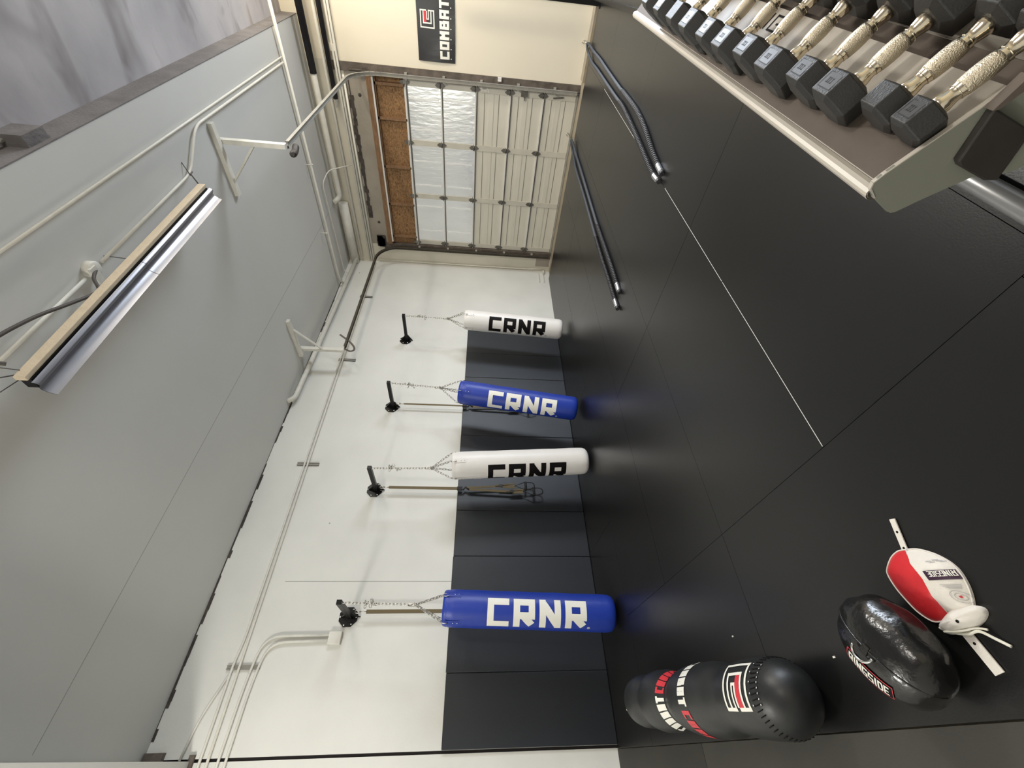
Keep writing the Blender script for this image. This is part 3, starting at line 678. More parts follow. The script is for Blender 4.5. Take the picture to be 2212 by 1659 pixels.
for k in range(14): rectpatch(lt, fb, .05+k*.12, .052, .062+k*.12, .066, 0)
lt.build('lettering', [m_ltrwhite, m_ltrred], bn)

# ------------------------------------------------------------------ battle ropes
def battle_rope(anchor, A, B, lab_, coil_from):
    r = empty('battle_rope', anchor, lab_, 'battle rope', 'battle ropes stretched over the mats')
    a = MB(); link(a, Vector(anchor)+Vector((0, -.02, .03)), (0, 1, 0), 0, .10, .05, .006); link(a, Vector(anchor)+Vector((0, .05, .05)), (0, 1, .3), 1.5, .09, .04, .006); a.build('anchor_strap', m_chain, r)
    path = smoothpath([(p[0], p[1], p[2] if len(p) > 2 else .021) for p in (A[::-1] + B)], 8)
    MB().tube(path, .0175, 10).build('rope_body', m_rope, r)
    for S_ in (A, B):
        pp = smoothpath([(p[0], p[1], p[2] if len(p) > 2 else .021) for p in S_], 10)
        # wound grip over the last part
        end = pp[-1]; tot = 0; k = len(pp)-1; cum = [0.0]
        for i in range(len(pp)-1, 0, -1):
            tot += (pp[i]-pp[i-1]).length; cum.append(tot)
            if tot > coil_from: break
        seg = pp[len(pp)-len(cum):][::-1]
        co = MB(); L = cum[-1]; turns = int((L-.16)/.030); hel = []; 
        def at(d_):
            for i in range(len(cum)-1):
                if d_ <= cum[i+1]: u = (d_-cum[i])/(cum[i+1]-cum[i]); return seg[i].lerp(seg[i+1], u), (seg[i+1]-seg[i]).normalized()
            return seg[-1], (seg[-1]-seg[-2]).normalized()
        for i in range(turns):
            c, d = at(.16 + i*.030); s_ = d.cross(Vector((0, 0, 1))).normalized(); up = s_.cross(d)
            co.tube([c + (s_*math.cos(q)+up*math.sin(q))*.0175 + d*.006*math.sin(q) for q in [2*PI*k/10 for k in range(10)]], .0092, 5, closed=True)
        co.build('wound_grip', m_ropecoil, r)
        c0, d0 = at(0.0); c1, d1 = at(.03); c2, d2 = at(.15)
        fe = MB()
        for i in range(7):
            c, d = at(.03 + i*.018); s_ = d.cross(Vector((0, 0, 1))).normalized(); up = s_.cross(d)
            fe.tube([c + (s_*math.cos(q)+up*math.sin(q))*.017 for q in [2*PI*k/10 for k in range(10)]], .0085, 6, closed=True)
        fe.tube([c1, c2], .018, 12); fe.build('ferrule', m_silver, r)
        MB().tube([c0 - (c1-c0)*.6, c1], .020, 12).build('end_cap', m_ropecoil, r)
A1 = [(-1.20, 7.95, .05), (-1.225, 7.62), (-1.214, 7.03), (-1.218, 6.46), (-1.219, 5.77), (-1.214, 5.38), (-1.21, 4.88), (-1.229, 4.59), (-1.258, 4.37), (-1.325, 3.98), (-1.355, 3.67)]
B1 = [(-1.262, 7.93, .05), (-1.345, 7.60), (-1.337, 7.08), (-1.332, 6.36), (-1.327, 5.84), (-1.320, 5.36), (-1.338, 5.04), (-1.356, 4.81), (-1.379, 4.53), (-1.417, 4.13), (-1.436, 3.88), (-1.425, 3.68)]
battle_rope((-1.22, 8.12, .03), A1, B1, 'battle rope with silver ends lying beside the pale mat seam', 1.9)
A2 = [(-2.49, 7.85, .05), (-2.56, 7.40), (-2.57, 6.92), (-2.595, 6.02), (-2.615, 5.15), (-2.603, 4.5), (-2.60, 4.06), (-2.612, 3.72)]
B2 = [(-2.55, 7.85, .05), (-2.67, 7.50), (-2.712, 7.13), (-2.716, 6.21), (-2.741, 5.37), (-2.755, 4.70), (-2.746, 4.14), (-2.75, 3.62)]
battle_rope((-2.51, 8.12, .03), A2, B2, 'battle rope with silver ends lying in front of the garage door', 1.5)

# ------------------------------------------------------------------ dumbbell rack
TH = math.radians(31.5); RIM = Vector((-0.298, 0, .72))
rk_a = Vector((math.cos(TH), 0, -math.sin(TH))); rk_n = Vector((math.sin(TH), 0, math.cos(TH)))
YAW = math.radians(-1.1)
def SH(a, y, n):      # shelf coordinates -> world; a runs down the slope
    return RIM + rk_a*a + rk_n*n + Vector((-.0*(y-.85), y, 0))
SM = frame(RIM, rk_a, (0, 1, 0), rk_n)
Y0, Y1 = .845, 3.05
rk = empty('dumbbell_rack', (0.0, 1.9, 0), 'cream and grey-green sloping dumbbell rack with an open end plate', 'dumbbell rack')
def shelf_profile(pts, th, y0, y1, mats, name):
    # extruded strip with thickness
    n = len(pts); vs = []
    P = [Vector((a, n_)) for a, n_ in pts]; Q = []
    for i in range(n):
        d = (P[min(i+1, n-1)] - P[max(i-1, 0)]).normalized(); Q.append(P[i] - Vector((-d.y, d.x))*th)
    for yy in (y0, y1):
        vs += [SH(p.x, yy, p.y) for p in P] + [SH(q.x, yy, q.y) for q in Q]
    b = MB(); o = 2*n
    fs = []
    for i in range(n-1):
        fs.append((i, i+1, o+i+1, o+i)); fs.append((n+i+1, n+i, o+n+i, o+n+i+1))
    fs += [(0, o, o+n, n), (n-1, 2*n-1, o+2*n-1, o+n-1)]
    b.add(vs, fs, 0, False); return b.build(name, mats, rk)
shelf_profile([(-.018, -.024), (-.025, -.019), (-.030, -.009), (-.029, .000), (-.025, .006), (-.018, .009), (-.010, .008), (-.002, .0015)], .003, Y0, Y1, m_rack, 'back_lip')
shelf_profile([(-.001, 0.0), (.205, 0.0)], .004, Y0, Y1, m_rack, 'back_tray')
shelf_profile([(.205, -.001), (.206, -.035), (.26, -.035)], .003, Y0, Y1, m_rackbrown, 'centre_channel')
shelf_profile([(.26, -.034), (.262, 0.0), (.43, 0.0), (.445, .02)], .004, Y0, Y1, m_rack, 'front_tray')
MB().add([SH(.001, Y0+.004, .0012), SH(.098, Y0+.004, .0012), SH(.098, Y1, .0012), SH(.001, Y1, .0012), SH(.001, Y0+.004, .0002), SH(.098, Y0+.004, .0002), SH(.098, Y1, .0002), SH(.001, Y1, .0002)],
         [(0, 1, 2, 3), (4, 7, 6, 5), (0, 4, 5, 1), (2, 6, 7, 3), (0, 3, 7, 4), (1, 5, 6, 2)]).build('tray_brown_strip', m_rackbrown, rk)  # browner strip of the back tray, next to the lip
lb = MB()      # two printed letters on the tray
text(lb, 'IG', lambda x, yv: SH(.142+yv, 1.748-x, .0012), .047, .055, .012, .006, x0=0, y0=0)
lb.build('printed_letters', m_ltrblack, rk)['label'] = 'black printed letters on the cream tray'
# end plate, traced as a steel sheet with rounded toe and an upright slot
ep = [(-.270, .733), (-.284, .742), (-.296, .745), (-.307, .741), (-.318, .728), (-.330, .706), (-.341, .684), (-.347, .672), (-.349, .662), (-.347, .654), (-.341, .646), (-.32, .622), (-.289, .582), (-.267, .553), (-.262, .515), (-.247, .475), (-.18, .43), (.05, .33), (.10, .30), (.12, .36), (.105, .478), (-.05, .572)]
def smooth2(p):
    return p
e = MB().prism(ep, lambda x, z: (x, Y0, z), lambda x, z: (x, Y0-.006, z))
e.build('end_plate', m_rackside, rk)['label'] = 'grey-green end plate'
eb = MB(); top = [(-.322, .720), (-.305, .742), (-.293, .745), (-.275, .735), (-.05, .572), (.105, .478)]
for A, B in zip(top[:-1], top[1:]): eb.bar((A[0], Y0-.003, A[1]), (B[0], Y0-.003, B[1]), .009, .0025)
eb.build('plate_edge', m_rack, rk)
# black slotted upright in front of the end plate
c_ = [(-.150, .638), (-.238, .624), (-.246, .612), (-.266, .540), (-.264, .514), (-.178, .534)]
MB().prism(c_, lambda x, z: (x, .822, z), lambda x, z: (x, Y0-.006, z)).build('upright_post', m_post, rk, bevel=.003)
MB().prism([(-.153, .647), (-.10, .632), (-.10, .607), (-.150, .637)], lambda x, z: (x, .815, z), lambda x, z: (x, Y0-.01, z)).build('upright_cap', m_rackbrown, rk)
# legs and base rails on the floor
MB().tube([(-.41, -.3, .048), (-.41, 3.05, .048)], .030, 14).build('base_rail', m_tube, rk)
for y in (1.0, 2.95):
    MB().bar((-.05, y, .03), (-.12, y, .52), .05, .07).build('leg', m_rackside, rk)
    MB().bar((-.43, y, .025), (.45, y, .025), .05, .05).build('foot_beam', m_rackside, rk)
MB().box((-.30, .95, .20), (.20, 3.0, .205)).build('lower_shelf', m_rackside, rk)

# dumbbells ---------------------------------------------------------
def dumbbell(yc, s, a0, hl, hk, num, lab_):
    a0 = max(.001, a0-hl*.17); hl *= 1.27
    r = empty('dumbbell', SH(a0+hl/2, yc, 0), lab_, 'dumbbell', 'hexagonal dumbbells on the rack')
    H2 = s*math.sqrt(3)/2; cz = H2 + .0015
    hx = lambda k, sc_: (sc_*s*math.cos(PI/3*k), sc_*s*math.sin(PI/3*k))
    heads = ((a0, a0+hl), (a0+hl+hk, a0+2*hl+hk))
    for hi, (aa, ab) in enumerate(heads):
        b = MB(); ch = s*.22; n = 6
        ringsd = [(aa, .74), (aa+ch*.55, 1.0), (ab-ch*.75, 1.0), (ab, .60)] if hi == 0 else [(aa, .60), (aa+ch*.75, 1.0), (ab-ch*.55, 1.0), (ab, .74)]
        vs = []
        for (a_, k_) in ringsd:
            for k in range(6): u, v = hx(k, k_); vs.append(SH(a_, yc+u, cz+v))
        fs = [tuple(range(6)), tuple(18+k for k in range(6))[::-1]]
        for i in range(3):
            for k in range(6): k2 = (k+1) % 6; fs.append((i*6+k, (i+1)*6+k, (i+1)*6+k2, i*6+k2))
        b.add(vs, fs); hd = b.build('head', m_rubber, r, bevel=.0018)
        if num:      # recessed frame with faint marks on the upper facet
            e_ = MB(); z_ = 2*H2+.0018; x0, x1 = aa+hl*.27, ab-hl*.27; w_ = s*.36
            P = lambda x, yv, dz=0: SH(x, yc+yv, z_+dz)
            def rr_(xa, ya, xb, yb, mi, dz): e_.add([P(xa, ya, dz), P(xb, ya, dz), P(xb, yb, dz), P(xa, yb, dz)], [(0, 1, 2, 3)], mi)
            rr_(x0, -w_, x1, w_, 0, 0)
            t_ = .0016
            rr_(x0-t_, -w_-t_, x0, w_+t_, 1, .0003); rr_(x1, w_*.5, x1+t_, w_+t_, 1, .0003); rr_(x0, w_, x1, w_+t_, 1, .0003); rr_(x0, -w_-t_, x0+(x1-x0)*.4, -w_, 1, .0003)
            mx_ = (x0+x1)/2
            for q, dy in enumerate((-.35, .02, .32)):
                rr_(mx_-.006, w_*dy, mx_+.006, w_*(dy+.10), 1, .0003)
                rr_(mx_-.006, w_*dy, mx_-.004, w_*(dy+.26), 1, .0003); rr_(mx_+.003, w_*dy, mx_+.005, w_*(dy+.2), 1, .0003)
            e_.build('number_recess', [m_sticker, m_sticker_line], hd)
    # chromed handle with a swollen middle
    k0 = a0+hl-.002; k1 = k0+hk+.004; rr0 = .0132 + .03*(s-.045)
    prof = []; 
    for i in range(25):
        u = i/24
        if u < .10 or u > .90: r_ = rr0*1.32
        elif u < .22: r_ = rr0*(1.25 - (u-.10)/.12*.25)
        elif u > .78: r_ = rr0*(1.25 - (.90-u)/.12*.25)
        else: r_ = rr0*(1.0 + .38*math.sin((u-.22)/.56*PI)**.6)
        prof.append((r_, k0 + (k1-k0)*u))
    Mh = frame(SH(0, yc, cz), (0, 1, 0), rk_n, rk_a)
    b = MB()
    b.lathe(prof, Mh, 20)
    hd = b.build('handle', m_chrome, r)
    kn = MB()
    kn.lathe([(r_*1.012+.0002, h) for r_, h in prof[7:18]], Mh, 20); kn.build('knurled_grip', m_knurl, hd)
    for q in (.24, .76):
        c2 = SH(k0+(k1-k0)*q, yc, cz)
        kr = MB(); kr.tube([c2 + (Vector((0, 1, 0))*math.cos(w_) + rk_n*math.sin(w_))*(rr0*1.14) for w_ in [2*PI*k/16 for k in range(16)]], 0.0010, 5, closed=True); kr.build('grip_ring', m_chrome, hd)
DB = [(.882, .043, .077, .045, False, 'smallest dumbbell, at the near end against the grey-green end plate'),
      (.970, .048, .075, .046, True, 'small plain dumbbell, second from the grey-green end plate'),
      (1.091, .0600, .048, .052, True, 'dumbbell with a faint frame, third from the grey-green end plate'),
      (1.216, .0605, .046, .052, True, 'dumbbell with a clear frame, fourth from the grey-green end plate'),
      (1.357, .0665, .030, .056, True, 'dumbbell fifth from the grey-green end plate'),
      (1.512, .0665, .030, .056, True, 'dumbbell sixth from the grey-green end plate, over the printed letters'),
      (1.654, .0710, .018, .060, True, 'dumbbell seventh from the grey-green end plate'),
      (1.810, .0710, .017, .060, True, 'dumbbell eighth from the grey-green end plate'),
      (1.976, .0760, -.002, .064, True, 'dumbbell ninth from the grey-green end plate'),
      (2.140, .0780, -.004, .064, False, 'large plain faced dumbbell, tenth from the grey-green end plate'),
      (2.335, .0790, -.006, .064, True, 'large dumbbell, eleventh from the grey-green end plate'),
      (2.535, .0800, -.008, .064, True, 'large dumbbell at the far end of the row')]
DB = [(y_, s_, a_, h_, (i != 1 and n_) or i == 0, l_) for i, (y_, s_, a_, h_, n_, l_) in enumerate(DB)]
for y_, s_, a_, h_, n_, l_ in DB: dumbbell(y_, s_, a_, h_, .132, n_, l_)

# black steel rack in the far corner behind the rack
r = empty('steel_rack', (-.74, 7.9, 0), 'black steel rack upright and floor rail by the cream wall', 'rack')
MB().box((-.775, 7.90, 0), (-.715, 7.96, 2.3)).build('upright', m_blacksteel, r)
MB().bar((-.70, 7.9, .03), (-.485, 4.4, .03), .05, .05).build('floor_rail', m_blacksteel, r)
MB().box((-.79, 7.80, 0), (-.70, 7.90, .012)).build('foot_plate', m_blacksteel, r)

# ------------------------------------------------------------------ long black bag lying on the floor
Nn = Vector((-1.975, .152, .152)); Ff = Vector((-3.93, .30, .168))
d_ = (Ff-Nn); TL = d_.length; d_.normalize(); side = Vector((0, 0, 1)).cross(d_).normalized(); upv = d_.cross(side)
TM = frame(Nn, side, upv, d_)
tb = empty('body_bag', (-2.8, .2, 0), 'long black shaped punching bag lying on the mats, with a square logo', 'punching bag')
tp = [(0, .001), (.003, .03), (.014, .062), (.038, .095), (.075, .123), (.115, .140), (.13, .143), (.16, .149), (.25, .152), (.37, .151), (.46, .140), (.50, .137), (.54, .143), (.60, .160), (.68, .167), (.80, .167), (.95, .163), (1.05, .152), (1.10, .136), (1.14, .128), (1.18, .132), (1.24, .152), (1.34, .167), (1.44, .170), (1.52, .163), (1.57, .142), (1.60, .134), (1.64, .140), (1.71, .156), (1.80, .158), (1.87, .150), (1.93, .122), (1.97, .08), (1.995, .04), (2.0, .001)]
def trad(s):
    for (s0, r0), (s1, r1) in zip(tp[:-1], tp[1:]):
        if s0 <= s <= s1 and s1 > s0: return r0+(r1-r0)*(s-s0)/(s1-s0)
    return .1
sp = []
for (s0, r0), (s1, r1) in zip(tp[:-1], tp[1:]):
    sp += [(r0, s0), ((r0+r1)/2, (s0+s1)/2)]
sp.append((tp[-1][1], tp[-1][0]))
ob = MB().lathe(sp, TM, 56).build('bag_body', m_torso, tb)
def tf(s, ang, off=.002):     # ang from the upper side towards +y
    r_ = trad(s)+off; return TM @ Vector((r_*math.sin(ang), r_*math.cos(ang), s))
sgn = 1.0 if side.y > 0 else -1.0
tx = MB()
# letters round the bag; reading direction runs from the +y flank over the top
def ringtext(s_txt, s0, th, a_start, wdeg, gdeg, mis, flip):
    r_ = trad(s0)
    def fmp(x, yv):
        ang = sgn*(a_start - math.radians(x)) if not flip else sgn*(a_start + math.radians(x))
        return tf(s0 - yv if not flip else s0 + yv, ang)
    x = 0
    class Q: pass
    # x measured in degrees, so thickness is scaled by hand
    xx = 0
    for ci, ch in enumerate(s_txt):
        if ch == ' ': xx += gdeg*1.5; continue
        W = wdeg if ch != 'I' else wdeg*.5; t1 = th/r_*57.3
        for (a, b2) in G[ch]:
            A = Vector((xx+t1/2+a[0]*(W-t1), th/2+a[1]*(HT-th))); B = Vector((xx+t1/2+b2[0]*(W-t1), th/2+b2[1]*(HT-th)))
            hor = abs(A.y-B.y) < 1e-6; ver = abs(A.x-B.x) < 1e-6
            if hor: x0, x1 = sorted((A.x, B.x)); quad = [(x0-t1/2, A.y-th/2), (x1+t1/2, A.y-th/2), (x1+t1/2, A.y+th/2), (x0-t1/2, A.y+th/2)]
            elif ver: y0, y1 = sorted((A.y, B.y)); quad = [(A.x-t1/2, y0-th/2), (A.x+t1/2, y0-th/2), (A.x+t1/2, y1+th/2), (A.x-t1/2, y1+th/2)]
            else: quad = [(A.x-t1/2, A.y), (A.x+t1/2, A.y), (B.x+t1/2, B.y), (B.x-t1/2, B.y)]
            n = 5; vs = []; fs = []
            for i in range(n+1):
                for j in range(n+1):
                    u, v = i/n, j/n
                    p = Vector(quad[0])*(1-u)*(1-v)+Vector(quad[1])*u*(1-v)+Vector(quad[2])*u*v+Vector(quad[3])*(1-u)*v
                    vs.append(fmp(p.x, p.y))
            for i in range(n):
                for j in range(n): fs.append((i*(n+1)+j, (i+1)*(n+1)+j, (i+1)*(n+1)+j+1, i*(n+1)+j+1))
            tx.add(vs, fs, mis[ci])
        xx += W+gdeg
HT = .095
ringtext('COMBAT CORNER', .86, .019, math.radians(84), 13.5, 2.6, [0]*7+[1]*6, False)
HT = .085
ringtext('COMBAT CORNER', 1.15, .017, math.radians(-86), 13.5, 2.6, [0]*7+[1]*6, True)
tx.build('lettering', [m_ltrwhite, m_ltrred], tb)
el = MB()
emblem(el, lambda x, yv: tf(.37 - yv*1.0, sgn*(math.radians(56) - x/.155), .0022), .20, 0, 1, step=.02, t=.07)
el.build('square_logo', [m_ltrwhite, m_ltrred], tb)
sm = MB()
for k in range(46):
    a = 2*PI*k/46; s_ = .145; c0 = TM @ Vector(((trad(s_)+.001)*math.cos(a), (trad(s_)+.001)*math.sin(a), s_))
    c1 = TM @ Vector(((trad(.112)+.002)*math.cos(a+.05), (trad(.112)+.002)*math.sin(a+.05), .112))
    sm.tube([c0, c1], .0022, 5)
sm.build('stitched_seam', m_ltrblack, tb)
rv = MB()
for k in range(9):
    a = math.radians(95 - sgn*(-1)*(k*8) ); a = math.radians(100 + k*8*(-sgn) if sgn > 0 else 80 + k*8)
    for s_, jj in ((.108, 0), (.150, 1)):
        if jj and k % 2: continue
        nn = TM.to_3x3() @ Vector((math.cos(a), math.sin(a), 0)); c = TM @ Vector(((trad(s_)+.002)*math.cos(a), (trad(s_)+.002)*math.sin(a), s_))
        o1 = nn.orthogonal().normalized(); rv.lathe([(.0045, 0), (.0035, .002), (.0004, .003)], frame(c, o1, nn.cross(o1), nn), 8)
rv.build('rivet', m_rivet, tb)
hl = MB()
for a in (20, 60): hl.tube([tf(1.90+.015*k, sgn*math.radians(-a-k*6), .004) for k in range(4)], .004, 6)
hl.build('head_strap', m_leather, tb)

for p_, l_ in (((-2.624, .483, .003), 'tiny white scrap on the mats beside the long black bag'), ((-1.917, .274, .003), 'tiny white scrap on the mats between the long black bag and the shield')):
    b = MB().box((p_[0]-.006, p_[1]-.003, 0.001), (p_[0]+.005, p_[1]+.004, .005)).build('paper_scrap', m_ltrwhite); tag(b, l_, 'scrap', 'scraps on the mats')
# ------------------------------------------------------------------ round black shield pad
C = Vector((-1.505, .238, .108)); LA = Vector((.50, -.86, 0)).normalized(); SA = Vector((.86, .50, 0)).normalized(); UA = Vector((0, 0, 1))
SA = (SA + UA*.0).normalized()
ea, eb_, ec = .170, .130, .105
def ell(th_, ph, off=0.0):
    ct, st = math.cos(ph), math.sin(ph); e_ = .85
    f_ = lambda v: math.copysign(abs(v)**e_, v)
    p = LA*(f_(ct*math.cos(th_))*(ea+off)) + SA*(f_(ct*math.sin(th_))*(eb_+off)) + UA*(f_(st)*(ec+off))
    return C + p
shd = empty('strike_shield', (C.x, C.y, 0), 'glossy black padded strike shield with a red bordered label and metal ring', 'strike shield')
b = MB(); vs = []; fs = []; nu, nv = 64, 32
for j in range(nv+1):
    for i in range(nu):
        th_ = 2*PI*i/nu; ph = -PI/2+PI*j/nv
        wr = .004*math.sin(9*th_+2*ph)*math.exp(-((ph-.1)/.5)**2)*(1 if math.sin(th_) > -.2 else .3)
        vs.append(ell(th_, ph, wr))
for j in range(nv):
    for i in range(nu): i2 = (i+1) % nu; fs.append((j*nu+i, j*nu+i2, (j+1)*nu+i2, (j+1)*nu+i))
b.add(vs, fs, 0, True).build('shield_body', m_vinylblack, shd)
def ray_ell(p, off=.003):
    d = (Vector(p)-C); a, b2, c = d.dot(LA), d.dot(SA), d.dot(UA); e_ = 1/.78
    k = ((abs(a)/ea)**(2*e_/1) + (abs(b2)/eb_)**(2*e_/1))
    # superellipsoid radial scale solved numerically
    lo, hi = .1, 6.0
    def inside(s):
        x, y, z = abs(a)*s/(ea), abs(b2)*s/(eb_), abs(c)*s/(ec)
        return x**2.353+y**2.353+z**2.353 <= 1
    for _ in range(40):
        mid = (lo+hi)/2
        if inside(mid): lo = mid
        else: hi = mid
    q = C + d*lo; return q + d.normalized()*off
pi_ = MB().tube([ray_ell(C + LA*math.cos(a)*.2 + SA*(.012) + UA*math.sin(a)*.2, .001) for a in [PI*k/30 for k in range(31)]], .0032, 6)
pi_.build('piping', m_vinylblack, shd)
# label: base point on the far flank, reading along the long axis
Lc = C - SA*.072 + UA*.092 + LA*.036
ly = (UA*.50 + SA*.86).normalized()
fl = lambda x, yv, off=.0035: ray_ell(Lc + LA*x + ly*yv, off)
lb = MB()
rectpatch(lb, lambda x, yv: fl(x, yv, .003), -.085, -.027, .085, .027, 0, .006)
for (xa, ya, xb, yb) in ((-.085, .025, .085, .028), (-.085, -.028, .085, -.025), (.083, -.028, .086, .028), (-.086, -.028, -.083, .028)): rectpatch(lb, lambda x, yv: fl(x, yv, .0042), xa, ya, xb, yb, 1, .008)
text(lb, 'RINGSIDE', lambda x, yv: fl(x, yv, .0045), .036, .0185, .0026, .0056, 2, x0=-.076, y0=-.018, step=.008)
lb.build('label', [m_ltrblack, m_ltrred, m_ltrwhite], shd)
Rc = ray_ell(C + SA*.03 + UA*.2 + LA*.01, .004)
rg = MB(); rg.tube(smoothpath([Rc + LA*(.034*math.cos(a)) - SA*(.02+.028*math.sin(a)) + UA*(.004+.01*math.sin(a)) for a in [PI*k/8-.2 for k in range(9)]], 3), .0042, 8); rg.build('metal_ring', m_rivet, shd)
MB().box((-.012, -.004, -.001), (.012, .03, .002), 0, frame(Rc - UA*.002, LA, -SA, UA)).build('ring_tab', m_vinylblack, shd)

# ------------------------------------------------------------------ red and white double end bag
de = empty('double_end_bag', (-1.31, .39, 0), 'flattened red and white leather bag with white straps lying by the black shield', 'double end bag')
Cc = Vector((-1.311, .398))
white_o = [(-1.335, .302), (-1.310, .290), (-1.285, .287), (-1.262, .290), (-1.241, .320), (-1.228, .354), (-1.224, .391), (-1.230, .415), (-1.241, .435), (-1.260, .458), (-1.280, .475), (-1.308, .492), (-1.340, .502)]
red_o = [(-1.340, .502), (-1.362, .507), (-1.380, .508), (-1.412, .500), (-1.449, .477), (-1.463, .457), (-1.462, .412), (-1.449, .364), (-1.433, .326), (-1.405, .295), (-1.376, .288), (-1.355, .292), (-1.335, .302)]
def dz(t_): return .010 + .040*(1-t_**2.6)
def half(ol, mm, name):
    b = MB(); P = [Vector((p[0], p[1])) for p in ol]; Q = [Vector(v[:2]) for v in smoothpath([(p.x, p.y, 0) for p in P], 4)]
    nt = 10; vs = []; fs = []
    for p in Q:
        for k in range(nt+1): t_ = k/nt; q = Cc.lerp(p, t_); vs.append((q.x, q.y, dz(t_) + .0015*math.sin(q.x*60+q.y*90)*(1-t_)))
    m_ = nt+1
    for i in range(len(Q)-1):
        for k in range(nt): fs.append((i*m_+k, i*m_+k+1, (i+1)*m_+k+1, (i+1)*m_+k))
    o_ = len(vs)
    for p in Q: vs.append((p.x, p.y, .0015))
    for i in range(len(Q)-1): fs.append((i*m_+nt, o_+i, o_+i+1, (i+1)*m_+nt))
    b.add(vs, fs, 0, True); b.tube([(p.x, p.y, .011) for p in Q], .0026, 6, 1); return b.build(name, [mm, m_leather], de)
half(white_o, m_leather, 'white_panel'); half(red_o, m_red, 'red_panel')['label'] = 'red leather half'
MB().tube([(-1.340, .502, .014), (-1.327, .45, .043), (-1.311, .398, .0515), (-1.323, .35, .044), (-1.335, .302, .014)], .0022, 6).build('seam_piping', m_leather, de)
OUT = [Vector(p) for p in white_o] + [Vector(p) for p in red_o[1:-1]]
def hz(x, y):
    p = Vector((x, y)); d = p-Cc
    if d.length < 1e-5: return dz(0)
    best = 9.0; n = len(OUT)
    for i in range(n):
        a = OUT[i]; b2 = OUT[(i+1) % n]; e_ = b2-a; den = d.x*e_.y-d.y*e_.x
        if abs(den) < 1e-12: continue
        t_ = ((a.x-Cc.x)*e_.y-(a.y-Cc.y)*e_.x)/den; u = ((a.x-Cc.x)*d.y-(a.y-Cc.y)*d.x)/den
        if t_ > 0 and -1e-6 <= u <= 1.000001: best = min(best, t_)
    return dz(min(1, 1/best)) + .0025
def pl(o, dx, dy): 
    return lambda x, yv, off=0.0: Vector((o[0]+dx[0]*x+dy[0]*yv, o[1]+dx[1]*x+dy[1]*yv, hz(o[0]+dx[0]*x+dy[0]*yv, o[1]+dx[1]*x+dy[1]*yv)+off))
# label corner frame: reading direction points back towards the seam
o_ = (-1.197, .378); dx_ = Vector((-.075, .018)); dx_.normalize(); dy_ = Vector((-.006, -.028)); dy_.normalize()
lp = pl((-1.2275, .4005), (dx_.x, dx_.y), (.10, -.99))
lb = MB(); rectpatch(lb, lambda x, yv: lp(x, yv, .0004), .0, .0, .073, .030, 0, .008)
text(lb, 'RINGSIDE', lambda x, yv: lp(x, yv, .0014), .018, .0078, .0010, .0022, 1, x0=.002, y0=.002, step=.006)
for k in range(5): rectpatch(lb, lambda x, yv: lp(x, yv, .0008), .006+k*.008, -.028-.003*(k % 3), .020+k*.008, -.026-.003*(k % 3), 2, .006)
for k in range(4): rectpatch(lb, lambda x, yv: lp(x, yv, .0008), .012+k*.002, .045+k*.004, .055-k*.004, .0465+k*.004, 2, .006)
for rad, mi in ((.019, 2), (.011, 2)):
    cx, cy = .036, .082
    for k in range(20):
        a0, a1 = 2*PI*k/20, 2*PI*(k+1)/20
        lb.add([lp(cx+rad*math.cos(a0), cy+rad*math.sin(a0), .0008), lp(cx+rad*math.cos(a1), cy+rad*math.sin(a1), .0008), lp(cx+(rad-.0016)*math.cos(a1), cy+(rad-.0016)*math.sin(a1), .0008), lp(cx+(rad-.0016)*math.cos(a0), cy+(rad-.0016)*math.sin(a0), .0008)], [(0, 1, 2, 3)], mi)
rectpatch(lb, lambda x, yv: lp(x, yv, .0010), .033, .079, .039, .085, 3, .006)
lb.build('label', [m_ltrplum, m_ltrwhite, m_ltrgrey, m_ltrred], de)
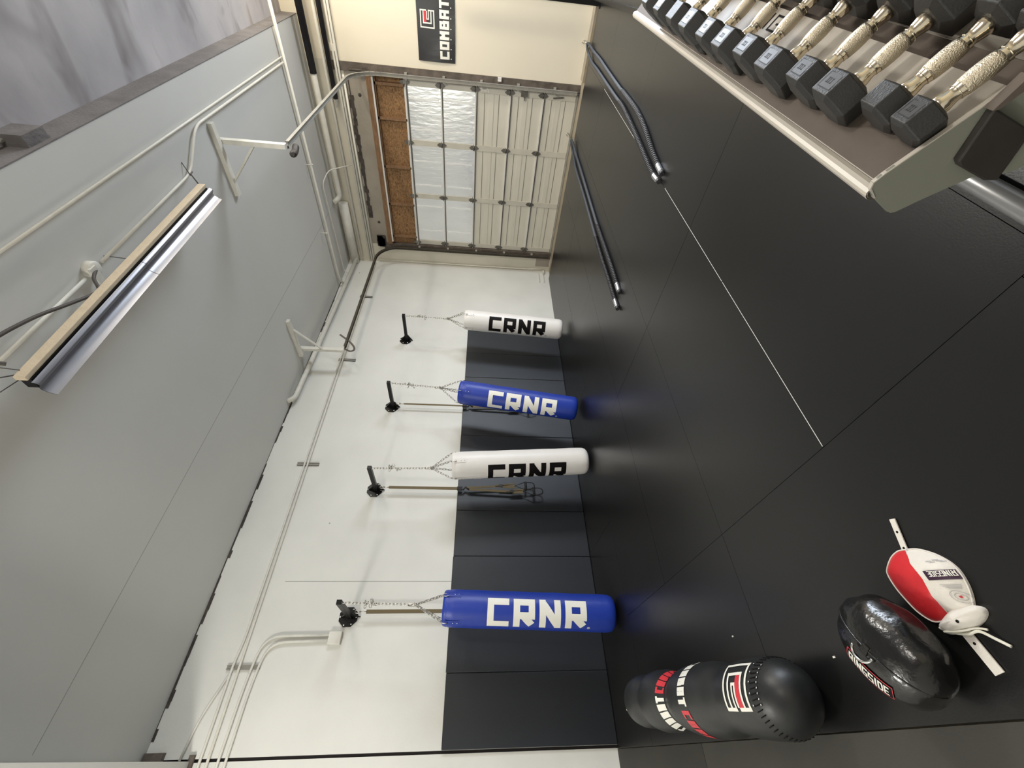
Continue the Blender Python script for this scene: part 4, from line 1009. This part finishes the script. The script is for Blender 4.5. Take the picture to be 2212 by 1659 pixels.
# folded collar
b = MB(); vs = []; fs = []; cc2 = Vector((-1.308, .277)); ua = Vector((.96, .12)).normalized(); va = Vector((-.12, .96)).normalized()
nu, nv = 28, 8
for j in range(nv+1):
    t_ = j/nv
    for i in range(nu):
        a = 2*PI*i/nu; p = cc2 + ua*math.cos(a)*.082*t_ + va*math.sin(a)*(.030*t_)
        vs.append((p.x, p.y, .016 + .030*(1-t_**2.5) + .003*math.sin(a*5)*(t_)))
for j in range(nv):
    for i in range(nu): i2 = (i+1) % nu; fs.append((j*nu+i, (j+1)*nu+i, (j+1)*nu+i2, j*nu+i2))
k0 = len(vs)
for i in range(nu): a = 2*PI*i/nu; p = cc2 + ua*math.cos(a)*.080 + va*math.sin(a)*.028; vs.append((p.x, p.y, .001))
for i in range(nu): i2 = (i+1) % nu; fs.append((nv*nu+i, k0+i, k0+i2, nv*nu+i2))
b.add(vs, fs, 0, True); b.lathe([(.005, 0), (.004, .0015), (.0004, .002)], Matrix.Translation((-1.296, .271, .046)), 10, 1); b.build('collar', [m_leather, m_ltrblack], de)
MB().tube(smoothpath([(-1.385, .272, .02), (-1.35, .252, .022), (-1.31, .240, .02), (-1.275, .240, .02), (-1.25, .215, .012), (-1.228, .193, .008)], 6), .0042, 8).tube(smoothpath([(-1.37, .258, .03), (-1.32, .249, .032), (-1.28, .249, .02), (-1.255, .240, .012)], 6), .003, 8).build('lace', m_cord, de)
def strap(A, B, w_, z, name, dots):
    A = Vector(A); B = Vector(B); d = (B-A).normalized(); n = Vector((-d.y, d.x))*w_/2; b = MB()
    vs = [(p.x, p.y, zz) for zz in (z, z+.004) for p in (A+n, A-n, B-n, B+n)]
    b.add(vs, [(3, 2, 1, 0), (4, 5, 6, 7), (0, 1, 5, 4), (1, 2, 6, 5), (2, 3, 7, 6), (3, 0, 4, 7)])
    for q in dots:
        p = A.lerp(B, q); b.lathe([(.0042, 0), (.0042, .0008), (.0004, .001)], Matrix.Translation((p.x, p.y, z+.004)), 10, 1)
    b.build(name, [m_leather, m_ltrblack], de)
strap((-1.352, .497), (-1.326, .606), .021, .004, 'strap', (.12, .60)); strap((-1.328, .250), (-1.308, .140), .031, .003, 'strap', (.30,))
